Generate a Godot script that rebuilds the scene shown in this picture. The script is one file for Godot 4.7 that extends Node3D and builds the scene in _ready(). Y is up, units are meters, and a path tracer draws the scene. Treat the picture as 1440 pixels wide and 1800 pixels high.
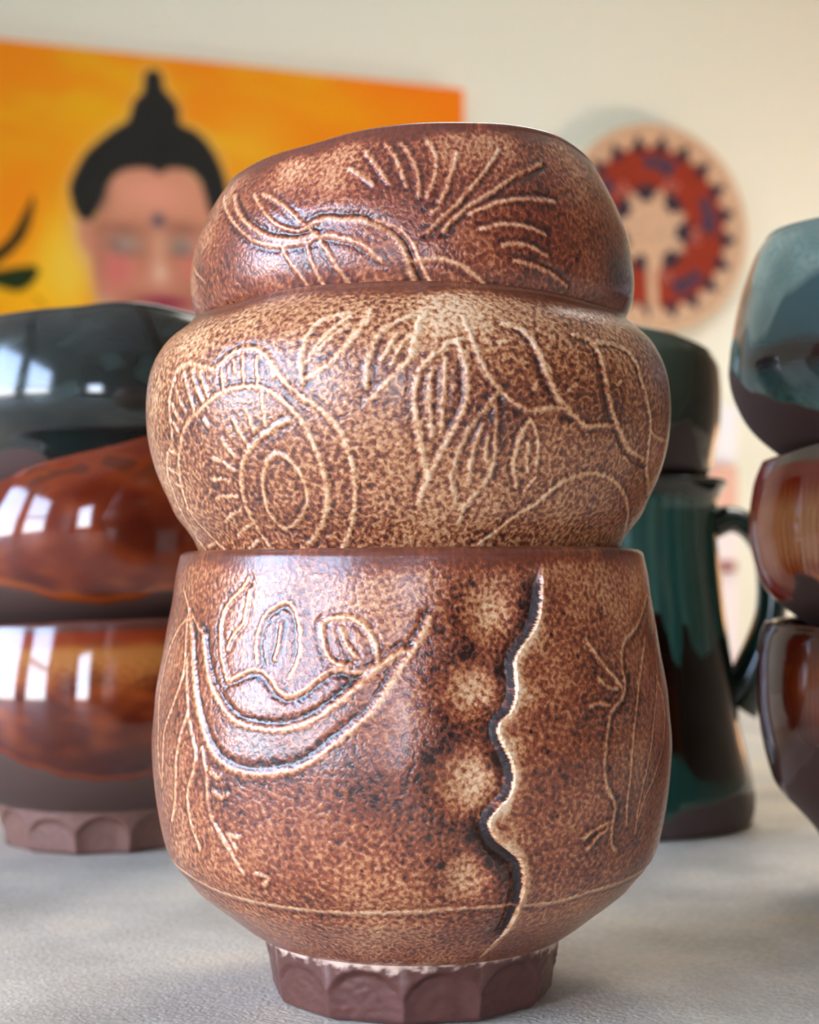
extends Node3D

# Stacks of stoneware tea bowls on a pale table, a portrait canvas and a coiled basket on the wall behind.
# Lengths of the pots are in millimetres over the table top, angles in degrees from the side that faces the room's front (+z), rightwards.

const TABLE := 0.9
const EYE := 0.9795
const TURN := 0.357792          # the room stands turned by 20.5 degrees
const TW := 2048                # texels round a carved bowl
const MMT := 0.095              # millimetres per texel

var rng := RandomNumberGenerator.new()
var white_ones := {}

# ------------------------------------------------------------------ small helpers
func tag(o: Node3D, label: String, category: String, group := "") -> Node3D:
	o.set_meta("label", label)
	o.set_meta("category", category)
	if group != "":
		o.set_meta("group", group)
	return o

func thing(called: String, at: Vector3, label: String, category: String, group := "") -> Node3D:
	var o := Node3D.new()
	o.name = called
	add_child(o, true)
	o.position = at
	return tag(o, label, category, group)

func part(called: String, mesh: Mesh, mat: Material, parent: Node3D) -> MeshInstance3D:
	var o := MeshInstance3D.new()
	o.name = called
	o.mesh = mesh
	o.material_override = mat
	o.cast_shadow = GeometryInstance3D.SHADOW_CASTING_SETTING_ON
	parent.add_child(o, true)
	return o

func struct(called: String, mesh: Mesh, mat: Material, parent: Node3D = self) -> MeshInstance3D:
	var o := part(called, mesh, mat, parent)
	o.set_meta("kind", "structure")
	if parent == self:
		o.rotation.y = TURN
	return o

func plain(c: Color, rough := 0.6, spec := 0.5) -> StandardMaterial3D:
	var m := StandardMaterial3D.new()
	m.albedo_color = c
	m.roughness = rough
	m.metallic_specular = spec
	return m

func room(x: float, y: float, z: float) -> Vector3:          # room axes -> world
	return Vector3(x, y, z).rotated(Vector3.UP, TURN)

func block(st: SurfaceTool, c: Vector3, s: Vector3, bev := 0.0) -> void:
	if bev <= 0.0:
		var b := BoxMesh.new()
		b.size = s
		st.append_from(b, 0, Transform3D(Basis(), c))
		return
	# a box with chamfered edges: the hull of three shrunken boxes, as 26 faces
	var h := s / 2.0
	var k := h - Vector3(bev, bev, bev)
	var corner := {}
	for sx in [-1.0, 1.0]:
		for sy in [-1.0, 1.0]:
			for sz in [-1.0, 1.0]:
				var q := Vector3(sx, sy, sz)
				corner[[q, 0]] = c + Vector3(sx * h.x, sy * k.y, sz * k.z)
				corner[[q, 1]] = c + Vector3(sx * k.x, sy * h.y, sz * k.z)
				corner[[q, 2]] = c + Vector3(sx * k.x, sy * k.y, sz * h.z)
	for ax in 3:
		for sg in [-1.0, 1.0]:
			var f := []
			for d in [[-1.0, -1.0], [-1.0, 1.0], [1.0, 1.0], [1.0, -1.0]]:
				var q := Vector3.ZERO
				q[ax] = sg
				q[(ax + 1) % 3] = d[0]
				q[(ax + 2) % 3] = d[1]
				f.append(corner[[q, ax]])
			var n := Vector3.ZERO
			n[ax] = sg
			face(st, f, n)
	for ax in 3:
		var a := (ax + 1) % 3
		var b := (ax + 2) % 3
		for s1 in [-1.0, 1.0]:
			for s2 in [-1.0, 1.0]:
				var q1 := Vector3.ZERO
				q1[ax] = -1.0
				q1[a] = s1
				q1[b] = s2
				var q2 := q1
				q2[ax] = 1.0
				var n := Vector3.ZERO
				n[a] = s1
				n[b] = s2
				face(st, [corner[[q1, a]], corner[[q2, a]], corner[[q2, b]], corner[[q1, b]]], n.normalized())
	for q in [Vector3(1, 1, 1), Vector3(1, 1, -1), Vector3(1, -1, 1), Vector3(1, -1, -1), Vector3(-1, 1, 1), Vector3(-1, 1, -1), Vector3(-1, -1, 1), Vector3(-1, -1, -1)]:
		face(st, [corner[[q, 0]], corner[[q, 1]], corner[[q, 2]]], q.normalized())

func face(st: SurfaceTool, p: Array, n: Vector3) -> void:     # a convex flat face, wound clockwise as seen from n
	var turn: Vector3 = (p[1] - p[0]).cross(p[2] - p[0])
	if turn.dot(n) > 0.0:
		p.reverse()
	for k in range(1, p.size() - 1):
		for v in [p[0], p[k], p[k + 1]]:
			st.set_normal(n)
			st.set_uv(Vector2(v.x, v.z))
			st.add_vertex(v)

func boxes(list: Array, bev := 0.0) -> Mesh:
	var st := SurfaceTool.new()
	st.begin(Mesh.PRIMITIVE_TRIANGLES)
	for b in list:
		block(st, b[0], b[1], bev)
	return st.commit()

# a sheet of nu x nv quads; ring: its first and last columns meet
func sheet(pos: PackedVector3Array, uv: PackedVector2Array, nu: int, nv: int, ring: bool, tint := PackedColorArray()) -> ArrayMesh:
	var w := nu + 1
	var nrm := PackedVector3Array()
	nrm.resize(pos.size())
	for j in nv + 1:
		var j0 := maxi(j - 1, 0) * w
		var j1 := mini(j + 1, nv) * w
		for i in w:
			var i0 := i - 1
			var i1 := i + 1
			if i0 < 0:
				i0 = nu - 1 if ring else 0
			if i1 > nu:
				i1 = 1 if ring else nu
			nrm[j * w + i] = (pos[j * w + i1] - pos[j * w + i0]).cross(pos[j1 + i] - pos[j0 + i]).normalized()
	var idx := PackedInt32Array()
	idx.resize(nu * nv * 6)
	var k := 0
	for j in nv:
		for i in nu:
			var a := j * w + i
			idx[k] = a
			idx[k + 1] = a + w
			idx[k + 2] = a + w + 1
			idx[k + 3] = a
			idx[k + 4] = a + w + 1
			idx[k + 5] = a + 1
			k += 6
	var arr := []
	arr.resize(Mesh.ARRAY_MAX)
	arr[Mesh.ARRAY_VERTEX] = pos
	arr[Mesh.ARRAY_NORMAL] = nrm
	arr[Mesh.ARRAY_TEX_UV] = uv
	if tint.size():
		arr[Mesh.ARRAY_COLOR] = tint
	arr[Mesh.ARRAY_INDEX] = idx
	var m := ArrayMesh.new()
	m.add_surface_from_arrays(Mesh.PRIMITIVE_TRIANGLES, arr)
	return m

# a turned shape: rows of (radius, height) in millimetres, bottom row first when the outside comes first
func turned(rows: Array, seg := 96) -> ArrayMesh:
	var pos := PackedVector3Array()
	var uv := PackedVector2Array()
	for j in rows.size():
		for i in seg + 1:
			var a := TAU * i / seg
			pos.append(Vector3(sin(a) * rows[j][0], rows[j][1], cos(a) * rows[j][0]) * 0.001)
			uv.append(Vector2(float(i) / seg, 1.0 - float(j) / (rows.size() - 1)))
	return sheet(pos, uv, seg, rows.size() - 1, true)

func tube(path: PackedVector3Array, rad: PackedVector2Array, side: Vector3, seg := 20) -> ArrayMesh:   # rad: (along side, across) per point
	var pos := PackedVector3Array()
	var uv := PackedVector2Array()
	var n := path.size()
	for j in n:
		var t := (path[mini(j + 1, n - 1)] - path[maxi(j - 1, 0)]).normalized()
		var up := t.cross(side).normalized()
		for i in seg + 1:
			var a := -TAU * i / seg
			pos.append(path[j] + side * cos(a) * rad[j].x + up * sin(a) * rad[j].y)
			uv.append(Vector2(float(i) / seg, float(j) / n))
	return sheet(pos, uv, seg, n - 1, true)

func cr(p: Array, t: float):                                  # a smooth curve through the numbers or vectors of p
	var n := p.size()
	var i := clampi(int(floor(t)), 0, n - 2)
	var f := t - i
	var a = p[maxi(i - 1, 0)]
	var b = p[i]
	var c = p[i + 1]
	var d = p[mini(i + 2, n - 1)]
	return 0.5 * (2.0 * b + (c - a) * f + (2.0 * a - 5.0 * b + 4.0 * c - d) * f * f + (3.0 * b - a - 3.0 * c + d) * f * f * f)

func smooth_rows(p: Array, n: int) -> Array:
	var out := []
	for k in n:
		var v: Vector2 = cr(p, float(k) * (p.size() - 1) / (n - 1))
		out.append(v)
	return out

func noise(kind: int, wave: float, octaves := 3, s := 1) -> FastNoiseLite:
	var n := FastNoiseLite.new()
	n.noise_type = kind
	n.seed = s
	n.frequency = 1.0 / wave
	n.fractal_type = FastNoiseLite.FRACTAL_FBM if octaves > 1 else FastNoiseLite.FRACTAL_NONE
	n.fractal_octaves = octaves
	return n

func picture(w: int, h: int, fmt: int, data: PackedByteArray) -> ImageTexture:
	return ImageTexture.create_from_image(Image.create_from_data(w, h, false, fmt, data))

func lut(stops: Array) -> PackedByteArray:                    # 256 colours from [place, red, green, blue] stops
	var out := PackedByteArray()
	for k in 256:
		var t := k / 255.0
		var j := 0
		while j < stops.size() - 2 and t > stops[j + 1][0]:
			j += 1
		var a: Array = stops[j]
		var b: Array = stops[j + 1]
		var f := clampf((t - a[0]) / (b[0] - a[0]), 0.0, 1.0)
		for ch in 3:
			out.append(int(lerpf(a[ch + 1], b[ch + 1], f)))
	return out

# ------------------------------------------------------------------ the carved bowls
var TH := 0                      # texel rows of the bowl in work: row 0 is the rim
var S := 0.0                     # millimetres of its wall, along the profile
var pr: Array                    # its profile, evenly spaced along the wall: radius and height in 1/100 mm
var py: Array
var relief: PackedFloat32Array   # millimetres
var cream: PackedByteArray
var dark: PackedByteArray
var grainy: PackedByteArray      # a noise that makes the tool marks uneven

func begin_bowl(length: float, radii: Array, heights: Array, s: int) -> void:
	S = length
	pr = radii
	py = heights
	TH = int(S / MMT)
	relief = PackedFloat32Array()
	relief.resize(TW * TH)
	cream = PackedByteArray()
	cream.resize(TW * TH)
	dark = PackedByteArray()
	dark.resize(TW * TH)
	grainy = noise(FastNoiseLite.TYPE_SIMPLEX, 12.0, 2, 70 + s).get_image(TW, TH).get_data()
	rng.seed = 400 + s

func u_of(deg: float) -> float:  # the front half gets most of the texture
	var a := absf(deg)
	return 0.5 + signf(deg) * (0.44 * a / 110.0 if a <= 110.0 else 0.44 + 0.06 * (a - 110.0) / 70.0)

func deg_of(u: float) -> float:
	var a := absf(u - 0.5)
	return signf(u - 0.5) * (a / 0.44 * 110.0 if a <= 0.44 else 110.0 + (a - 0.44) / 0.06 * 70.0)

# one stroke of the carving tool. width, depth in 1/10 mm; lean: the side (+1 left, -1 right of the way it goes) that is pressed in deeper;
# places in turn: angle in 1/10 degree, distance up the wall in 1/10 mm. kind 1 is the torn overlap of two sheets of clay.
func cut(width: float, depth: float, lean: int, p: Array, kind := 0) -> void:
	var pts := []
	for k in range(0, p.size(), 2):
		pts.append(Vector2(u_of(p[k] * 0.1) * TW, (1.0 - p[k + 1] * 0.1 / S) * TH))
	var way := PackedVector2Array([pts[0]])
	for k in pts.size() - 1:
		var n := maxi(1, int(pts[k].distance_to(pts[k + 1]) / 9.0))
		for q in n:
			way.append(cr(pts, k + float(q + 1) / n))
	var reach := 90 if kind == 1 else int(width * 4.6) + 2
	var lo := way[0]
	var hi := way[0]
	for v in way:
		lo = lo.min(v)
		hi = hi.max(v)
	var x0 := maxi(0, int(lo.x) - reach)
	var y0 := maxi(0, int(lo.y) - reach)
	var x1 := mini(TW - 1, int(hi.x) + reach)
	var y1 := mini(TH - 1, int(hi.y) + reach)
	var bw := x1 - x0 + 1
	if bw <= 0 or y1 < y0:
		return
	var near := PackedFloat32Array()
	near.resize(bw * (y1 - y0 + 1))
	near.fill(1e6)
	for k in way.size() - 1:
		var a := way[k]
		var d := way[k + 1] - a
		var l2 := maxf(d.length_squared(), 1e-4)
		var l := sqrt(l2)
		var ax := maxi(x0, int(minf(a.x, a.x + d.x)) - reach)
		var bx := mini(x1, int(maxf(a.x, a.x + d.x)) + reach)
		var ay := maxi(y0, int(minf(a.y, a.y + d.y)) - reach)
		var by := mini(y1, int(maxf(a.y, a.y + d.y)) + reach)
		for y in range(ay, by + 1):
			var ey := y - a.y
			for x in range(ax, bx + 1):
				var ex := x - a.x
				var f := clampf((ex * d.x + ey * d.y) / l2, 0.0, 1.0)
				var gx := ex - f * d.x
				var gy := ey - f * d.y
				var q := gx * gx + gy * gy
				var at := (y - y0) * bw + x - x0
				if q < absf(near[at]) :
					near[at] = q if d.x * ey - d.y * ex < 0.0 else -q
	for y in range(y0, y1 + 1):
		for x in range(x0, x1 + 1):
			var v := near[(y - y0) * bw + x - x0]
			if absf(v) > reach * reach:
				continue
			var q := sqrt(absf(v)) * MMT * (1.0 if v > 0.0 else -1.0)      # millimetres, left of the stroke positive
			var at := y * TW + x
			var g := grainy[at] / 255.0
			if kind == 1:
				var band := 0.0
				var end := clampf((y - 14) / 40.0, 0.0, 1.0) * clampf((TH - 110 - y) / 60.0, 0.0, 1.0)
				if q < 0.0:
					dark[at] = maxi(dark[at], int(110.0 * end * exp(-pow((q + 1.6) / 2.6, 2.0))))
					band = clampf(1.3 + q / (1.35 * (0.7 + 0.7 * g)), 0.0, 1.0)
					relief[at] += end * (-0.7 * exp(-pow((q + 0.9) / 1.0, 2.0)) - 0.6 * exp(-pow(q / 5.0, 2.0)))
				else:
					relief[at] += end * 0.5 * exp(-pow(q / 2.2, 2.0))
					var c := exp(-pow((q - 0.4) / (0.5 + 0.6 * g), 2.0)) * 0.85 * clampf(y / 120.0, 0.15, 1.0)
					cream[at] = maxi(cream[at], int(255.0 * c))
				dark[at] = maxi(dark[at], int(255.0 * band * end))
				continue
			var w := width * 0.1 * (0.74 + 0.30 * g)
			var line := exp(-pow(q / w, 2.0))
			var dip := 0.0
			if lean == 0:
				dip = exp(-pow((absf(q) - 1.9 * w) / w, 2.0)) * 0.7
			else:
				dip = exp(-pow((q * lean - 2.0 * w) / (1.25 * w), 2.0))
			dip = maxf(dip, 0.0)
			dark[at] = maxi(dark[at], int(70.0 * exp(-pow(q / (3.0 * w), 2.0))))
			cream[at] = maxi(cream[at], int(255.0 * minf(1.0, line * (0.75 + 0.5 * g))))
			dark[at] = maxi(dark[at], int(255.0 * minf(0.55, dip * (0.16 + depth * 0.05))))
			relief[at] += 0.10 * line - dip * depth * 0.034

func press(deg10: float, s10: float, radius: float, deep: float, rays := 0) -> void:      # a thumb print, with the ticks of a comb round it
	var cx := u_of(deg10 * 0.1) * TW
	var cy := (1.0 - s10 * 0.1 / S) * TH
	var r := int(radius * 2.2 / MMT)
	for y in range(maxi(0, int(cy) - r), mini(TH, int(cy) + r)):
		for x in range(int(cx) - r, int(cx) + r):
			var dx := (x - cx) * MMT
			var dy := (y - cy) * MMT
			var q := sqrt(dx * dx + dy * dy) / radius
			relief[y * TW + x] -= deep * exp(-q * q)
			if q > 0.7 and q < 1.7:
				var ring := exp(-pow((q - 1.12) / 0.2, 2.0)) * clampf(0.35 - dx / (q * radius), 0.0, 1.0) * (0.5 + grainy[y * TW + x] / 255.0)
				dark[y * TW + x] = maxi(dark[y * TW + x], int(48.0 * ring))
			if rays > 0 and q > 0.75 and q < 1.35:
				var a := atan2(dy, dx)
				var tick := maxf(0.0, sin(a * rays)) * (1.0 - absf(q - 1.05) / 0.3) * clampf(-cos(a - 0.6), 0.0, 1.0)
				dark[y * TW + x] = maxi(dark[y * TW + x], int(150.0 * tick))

func speck(n: int, most: float) -> void:
	for k in n:
		var cx := rng.randi_range(20, TW - 20)
		var cy := rng.randi_range(20, TH - 12)
		var r := 2.0 + most * pow(rng.randf(), 4.0)
		var deep := rng.randf_range(0.45, 0.95)
		for y in range(maxi(0, cy - int(r) - 2), mini(TH, cy + int(r) + 3)):
			for x in range(cx - int(r) - 2, cx + int(r) + 3):
				var q := Vector2(x - cx, y - cy).length() + (grainy[y * TW + x] - 128) * 0.012
				var v := clampf(r - q + 0.5, 0.0, 1.0) * deep
				if v > 0.0:
					dark[y * TW + x] = maxi(dark[y * TW + x], int(255.0 * v * 0.62))

func bowl_material(s: int, patches: Array, stops: Array, mid: float, amps: Array, rough: float, torn := false) -> StandardMaterial3D:
	var cell := noise(FastNoiseLite.TYPE_SIMPLEX_SMOOTH, 26.0, 2, 11 + s)      # thin branching ridges
	cell.fractal_type = FastNoiseLite.FRACTAL_RIDGED
	cell.fractal_gain = 0.45
	cell.domain_warp_enabled = true
	cell.domain_warp_amplitude = 12.0
	cell.domain_warp_frequency = 0.05
	var n1 := cell.get_image(TW, TH).get_data()
	var n2 := noise(FastNoiseLite.TYPE_SIMPLEX_SMOOTH, 13.0, 3, 21 + s).get_image(TW, TH).get_data()
	var n3 := noise(FastNoiseLite.TYPE_SIMPLEX_SMOOTH, 210.0, 3, 31 + s).get_image(TW, TH).get_data()
	# where the glaze lies thick and where it breaks pale
	var bw := 256
	var bh := TH / 8
	var small := Image.create_empty(bw, bh, false, Image.FORMAT_L8)
	for y in bh:
		for x in bw:
			var deg := deg_of((x + 0.5) / bw)
			var up := (1.0 - (y + 0.5) / bh) * S
			var t := 0.5
			for k in range(0, patches.size(), 4):
				var dx: float = (deg - patches[k]) * 0.82
				var dy: float = up - patches[k + 1] * 0.1
				var r: float = patches[k + 2] * 0.1
				var q := (dx * dx + dy * dy) / (r * r)
				if q < 5.0:
					t += patches[k + 3] * 0.005 * exp(-q)
			small.set_pixel(x, y, Color(clampf(t, 0.0, 1.0), 0, 0))
	small.resize(TW, TH, Image.INTERPOLATE_CUBIC)
	var bias := small.get_data()
	var table := lut(stops)
	var out := PackedByteArray()
	out.resize(TW * TH * 3)
	var bump := PackedByteArray()
	bump.resize(TW * TH)
	var matte := PackedByteArray()
	matte.resize(TW * TH)
	var a1: float = amps[0] / 255.0
	var a2: float = amps[1] / 255.0
	var a3: float = amps[2] / 255.0
	var base: float = mid - 0.34 * amps[0] - 0.5 * (amps[1] + amps[2]) - 1.0
	for y in TH:
		var rim := y * MMT                         # millimetres below the lip
		var foot := (TH - y) * MMT
		for x in TW:
			var at := y * TW + x
			var g := n2[at]
			var edge := clampf(1.35 - (rim + (n3[at] - 128) * 0.012 + (g - 128) * 0.006) / 2.1, 0.0, 1.0)
			edge = maxf(edge, clampf(1.5 - (foot + (n3[at] - 128) * 0.02) / 2.2, 0.0, 0.9))
			var vein := n1[at] * n1[at] * 0.00392
			var t := base + vein * a1 + g * a2 + n3[at] * a3 + 0.5 + (bias[at] - 127.5) * 0.00784 * (0.35 + g * 0.0051) + 0.5 + cream[at] * 0.0030 - dark[at] * 0.0028
			if t > 0.68:
				t = 0.68 + (t - 0.68) * 0.5
			t += (0.27 + (g - 128) * 0.0009 - t) * edge
			var k := clampi(int(t * 255.0), 0, 255) * 3
			var o := at * 3
			matte[at] = int(255.0 * rough) + (maxi(0, dark[at] - 150) if torn else 0)
			out[o] = table[k]
			out[o + 1] = table[k + 1]
			out[o + 2] = table[k + 2]
			bump[at] = clampi(int(96 + (g - 128) * 0.5 * (1.0 - 0.6 * edge) + (vein - 90) * 0.25 * (1.0 - edge) + cream[at] * 0.2), 0, 255)
	var m := StandardMaterial3D.new()
	m.albedo_texture = picture(TW, TH, Image.FORMAT_RGB8, out)
	m.roughness = rough
	if torn:
		m.roughness = 1.0
		m.roughness_texture = picture(TW, TH, Image.FORMAT_L8, matte)
		for k in matte.size():
			matte[k] = 255 - clampi((matte[k] - int(255.0 * rough)) * 3, 0, 255)
		m.clearcoat_texture = picture(TW, TH, Image.FORMAT_L8, matte)
	m.metallic_specular = 0.56
	m.clearcoat_enabled = true
	m.clearcoat = 0.36
	m.clearcoat_roughness = 0.24
	m.heightmap_enabled = true
	m.heightmap_scale = 0.022
	m.heightmap_texture = picture(TW, TH, Image.FORMAT_L8, bump)
	return m

func rim_height(h: Array, deg: float) -> float:               # h: 24 heights round the rim in 1/100 mm, from -180 degrees
	var t := (deg + 180.0) / 15.0
	var i := int(floor(t))
	var f := t - i
	var a: float = h[(i + 23) % 24]
	var b: float = h[i % 24]
	var c: float = h[(i + 1) % 24]
	var d: float = h[(i + 2) % 24]
	return 0.005 * (2.0 * b + (c - a) * f + (2.0 * a - 5.0 * b + 4.0 * c - d) * f * f + (3.0 * b - a - 3.0 * c + d) * f * f * f)

# the wall of the bowl in work: outside with its relief, lip and inside in one skin
func bowl_mesh(h: Array, yb: float, ht: float, base: float, thick: float) -> ArrayMesh:
	var nu := 680
	var no := int(TH * 0.42)
	var nl := 8
	var ni := 26
	var rows := no + nl + ni + 3
	var pos := PackedVector3Array()
	var uv := PackedVector2Array()
	pos.resize((nu + 1) * rows)
	uv.resize((nu + 1) * rows)
	var sn := PackedFloat32Array()
	var cs := PackedFloat32Array()
	var hh := PackedFloat32Array()
	for i in nu + 1:
		var d := deg_of(float(i) / nu)
		sn.append(sin(deg_to_rad(d)))
		cs.append(cos(deg_to_rad(d)))
		hh.append(rim_height(h, d))
	var last := pr.size() - 1
	for j in rows:
		var k := j - 1
		for i in nu + 1:
			var r := 0.0
			var y := 0.0
			var v := 1.0
			if k < 0:                                              # under the floor
				r = 0.05
				y = py[0] * 0.01
			elif k <= no:
				var s := float(k) / no
				v = 1.0 - s
				r = cr(pr, s * last) * 0.01
				y = cr(py, s * last) * 0.01
				var tx := clampi(int(float(i) / nu * TW), 0, TW - 2)
				var ty := clampi(int(v * TH), 0, TH - 2)
				var o := ty * TW + tx
				var lift := (relief[o] + relief[o + 1] + relief[o + TW] + relief[o + TW + 1]) * 0.25
				var e := clampf(float(k) * (no - k) / (no * 4.0), 0.0, 1.0)
				r += lift * e
			elif k <= no + nl:
				var a := PI * float(k - no) / nl
				r = pr[last] * 0.01 - thick * 0.5 * (1.0 - cos(a))
				y = ht + sin(a) * thick * 0.42
				v = 0.002 + 0.02 * float(k - no) / nl
			else:
				var s := clampf(1.0 - float(k - no - nl) / ni, 0.0, 1.0)
				r = maxf(cr(pr, s * last) * 0.01 - thick * (1.0 + 0.5 * (1.0 - s)), 0.05)
				y = cr(py, s * last) * 0.01 + 3.5 * (1.0 - s)
				v = 0.022 + 0.9 * (1.0 - s)
				if k == rows - 2:
					r = 0.05
			if y > yb:
				y = yb + (y - yb) * (hh[i] - yb) / (ht - yb)
			pos[j * (nu + 1) + i] = Vector3(sn[i] * r, y - base, cs[i] * r) * 0.001
			uv[j * (nu + 1) + i] = Vector2(float(i) / nu, v)
	return sheet(pos, uv, nu, rows - 1, true)

# a foot ring whose outside is scooped into facets by a thumb or a loop tool
func foot_mesh(top: float, bottom: float, high: float, facets: int, first: float, scoop: float, clay: Color, line: Color, streak: Color) -> ArrayMesh:
	var nu := 480
	var no := 34
	var rows := no + 10
	var pos := PackedVector3Array()
	var uv := PackedVector2Array()
	var tint := PackedColorArray()
	var n := noise(FastNoiseLite.TYPE_SIMPLEX, 5.0, 3, 5)
	for j in rows:
		for i in nu + 1:
			var deg := 360.0 * i / nu
			var ph := fposmod(deg - first, 360.0 / facets) / (360.0 / facets) * 2.0 - 1.0   # -1..1 across one facet
			var which := int(fposmod(deg - first, 360.0) / (360.0 / facets))
			var r := 0.0
			var y := 0.0
			var c := clay
			var wob := n.get_noise_2d(deg * 0.6, j * 0.8)
			if j <= no:
				var s := float(j) / no
				y = high * s
				r = lerpf(bottom, top, pow(s, 0.7))
				if s < 0.10:
					r -= 1.3 * pow(1.0 - s / 0.10, 2.0)
				var arch := (0.86 + 0.05 * sin(which * 2.3)) - 0.34 * pow(absf(ph), 2.4)
				var inn := clampf((arch - s) / 0.14, 0.0, 1.0)
				inn = inn * inn * (3.0 - 2.0 * inn)
				r -= scoop * inn * (1.0 - 0.80 * pow(absf(ph), 2.6)) * (0.75 + 0.25 * sin(which * 1.7 + 1.0))
				r += wob * 0.10
				var pale := clampf((s - 0.87 + 0.1 * wob + 0.05 * sin(which * 4.1)) / 0.08, 0.0, 1.0) * clampf((s - arch) / 0.08 + 0.4, 0.0, 1.0)
				c = clay.lerp(line, pale)
				var drip := clampf((absf(ph) - 0.86) / 0.14, 0.0, 1.0) * clampf((s - 0.45) / 0.3, 0.0, 1.0) * (0.5 + 0.5 * sin(which * 5.3))
				c = c.lerp(streak, drip * 0.6)
				c = c * (1.0 + 0.16 * wob)
			elif j <= no + 4:
				r = top - (j - no) * 0.9
				y = high
			else:
				var s := 1.0 - float(j - no - 4) / (rows - 1 - no - 4)
				r = lerpf(bottom - 7.0, top - 7.0, s)
				y = high * s
				c = clay
			pos.append(Vector3(sin(deg_to_rad(deg)) * r, y, cos(deg_to_rad(deg)) * r) * 0.001)
			uv.append(Vector2(deg / 360.0, float(j) / rows))
			tint.append(Color(c.r, c.g, c.b))
	return sheet(pos, uv, nu, rows - 1, true, tint)

func rgb8(r: int, g: int, b: int) -> Color:
	return Color8(r, g, b).srgb_to_linear()

# ------------------------------------------------------------------ the plainer pots of the other stacks
# prof: (height, radius) up the outside in mm; paint.call(angle, height, fine, middle, coarse) gives the colour, its alpha the roughness
func pot(prof: Array, h: Array, yb: float, thick: float, base: float, paint: Callable, s: int, floor_up := 4.0) -> Array:
	var w := 840
	var tall := 300
	var rows: Array = smooth_rows(prof, 90)
	var length := PackedFloat32Array([0.0])
	for k in rows.size() - 1:
		length.append(length[k] + rows[k].distance_to(rows[k + 1]))
	var whole := length[length.size() - 1]
	var ht: float = prof[prof.size() - 1].x
	var n1 := noise(FastNoiseLite.TYPE_SIMPLEX_SMOOTH, 7.0, 3, 40 + s).get_image(w, tall).get_data()
	var n2 := noise(FastNoiseLite.TYPE_SIMPLEX_SMOOTH, 52.0, 2, 50 + s).get_image(w, tall).get_data()
	var n3 := noise(FastNoiseLite.TYPE_SIMPLEX_SMOOTH, 120.0, 2, 60 + s).get_image(w, tall).get_data()
	var col := PackedByteArray()
	var rou := PackedByteArray()
	col.resize(w * tall * 3)
	rou.resize(w * tall)
	var seg := 0
	for row in tall:
		var y := tall - 1 - row
		var at := (y + 0.5) / tall * whole
		seg = 0
		while seg < length.size() - 2 and length[seg + 1] < at:
			seg += 1
		var f := (at - length[seg]) / maxf(length[seg + 1] - length[seg], 1e-5)
		var up := lerpf(rows[seg].x, rows[seg + 1].x, f)
		for x in w:
			var o := row * w + x
			var c: Color = paint.call((x + 0.5) / w * 360.0 - 180.0, up, n1[o] / 255.0, n2[o] / 255.0, n3[o] / 255.0)
			col[o * 3] = clampi(int(c.r * 255.0), 0, 255)
			col[o * 3 + 1] = clampi(int(c.g * 255.0), 0, 255)
			col[o * 3 + 2] = clampi(int(c.b * 255.0), 0, 255)
			rou[o] = clampi(int(c.a * 255.0), 0, 255)
	var m := StandardMaterial3D.new()
	m.albedo_texture = picture(w, tall, Image.FORMAT_RGB8, col)
	m.roughness = 1.0
	m.roughness_texture = picture(w, tall, Image.FORMAT_L8, rou)
	m.roughness_texture_channel = BaseMaterial3D.TEXTURE_CHANNEL_RED
	m.metallic_specular = 0.6
	var nu := 200
	var no := rows.size() - 1
	var total := no + 9 + 24
	var pos := PackedVector3Array()
	var uv := PackedVector2Array()
	var wob := noise(FastNoiseLite.TYPE_SIMPLEX_SMOOTH, 40.0, 1, 90 + s)
	for j in range(-1, total):
		for i in nu + 1:
			var deg := 360.0 * i / nu - 180.0
			var r := 0.05
			var y: float = rows[0].x
			var v := 1.0
			if j >= 0 and j <= no:
				r = rows[j].y
				y = rows[j].x
				v = 1.0 - length[j] / whole
			elif j > no and j <= no + 8:
				var a := PI * float(j - no) / 8.0
				r = rows[no].y - thick * 0.5 * (1.0 - cos(a))
				y = ht + sin(a) * thick * 0.45
				v = 0.004 + 0.03 * float(j - no) / 8.0
			elif j > no:
				var q := clampf(1.0 - float(j - no - 8) / 22.0, 0.0, 1.0)
				var p: Vector2 = rows[int(q * no)]
				r = maxf(p.y - thick * (1.4 - 0.4 * q), 0.05)
				y = p.x + floor_up * (1.0 - q)
				v = 0.034 + 0.6 * (1.0 - q)
				if j == total - 1:
					r = 0.05
			if y > yb and h.size():
				y = yb + (y - yb) * (rim_height(h, clampf(deg, -179.99, 179.99)) - yb) / (ht - yb)
			var ring := Vector2(sin(deg_to_rad(deg)), cos(deg_to_rad(deg)))
			r *= 1.0 + 0.012 * wob.get_noise_3d(ring.x * 40.0, y, ring.y * 40.0)
			pos.append(Vector3(ring.x * r, y - base, ring.y * r) * 0.001)
			uv.append(Vector2(float(i) / nu, v))
	return [sheet(pos, uv, nu, total, true), m]

func steps(list: Array, t: float) -> float:                   # [place, value, place, value ...], straight between
	if t <= list[0]:
		return list[1]
	for k in range(0, list.size() - 2, 2):
		if t <= list[k + 2]:
			var f: float = (t - list[k]) / (list[k + 2] - list[k])
			return lerpf(list[k + 1], list[k + 3], f * f * (3.0 - 2.0 * f))
	return list[list.size() - 1]

func rim_from(list: Array) -> Array:                          # 24 heights from [degrees, mm, ...]
	var out := []
	for k in 24:
		out.append(steps(list, k * 15.0 - 180.0) * 100.0)
	return out

func over(y: float, line: float, soft: float) -> float:
	return clampf(0.5 + (y - line) / soft, 0.0, 1.0)

const CLAY := Color(0.265, 0.15, 0.11, 0.74)

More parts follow.
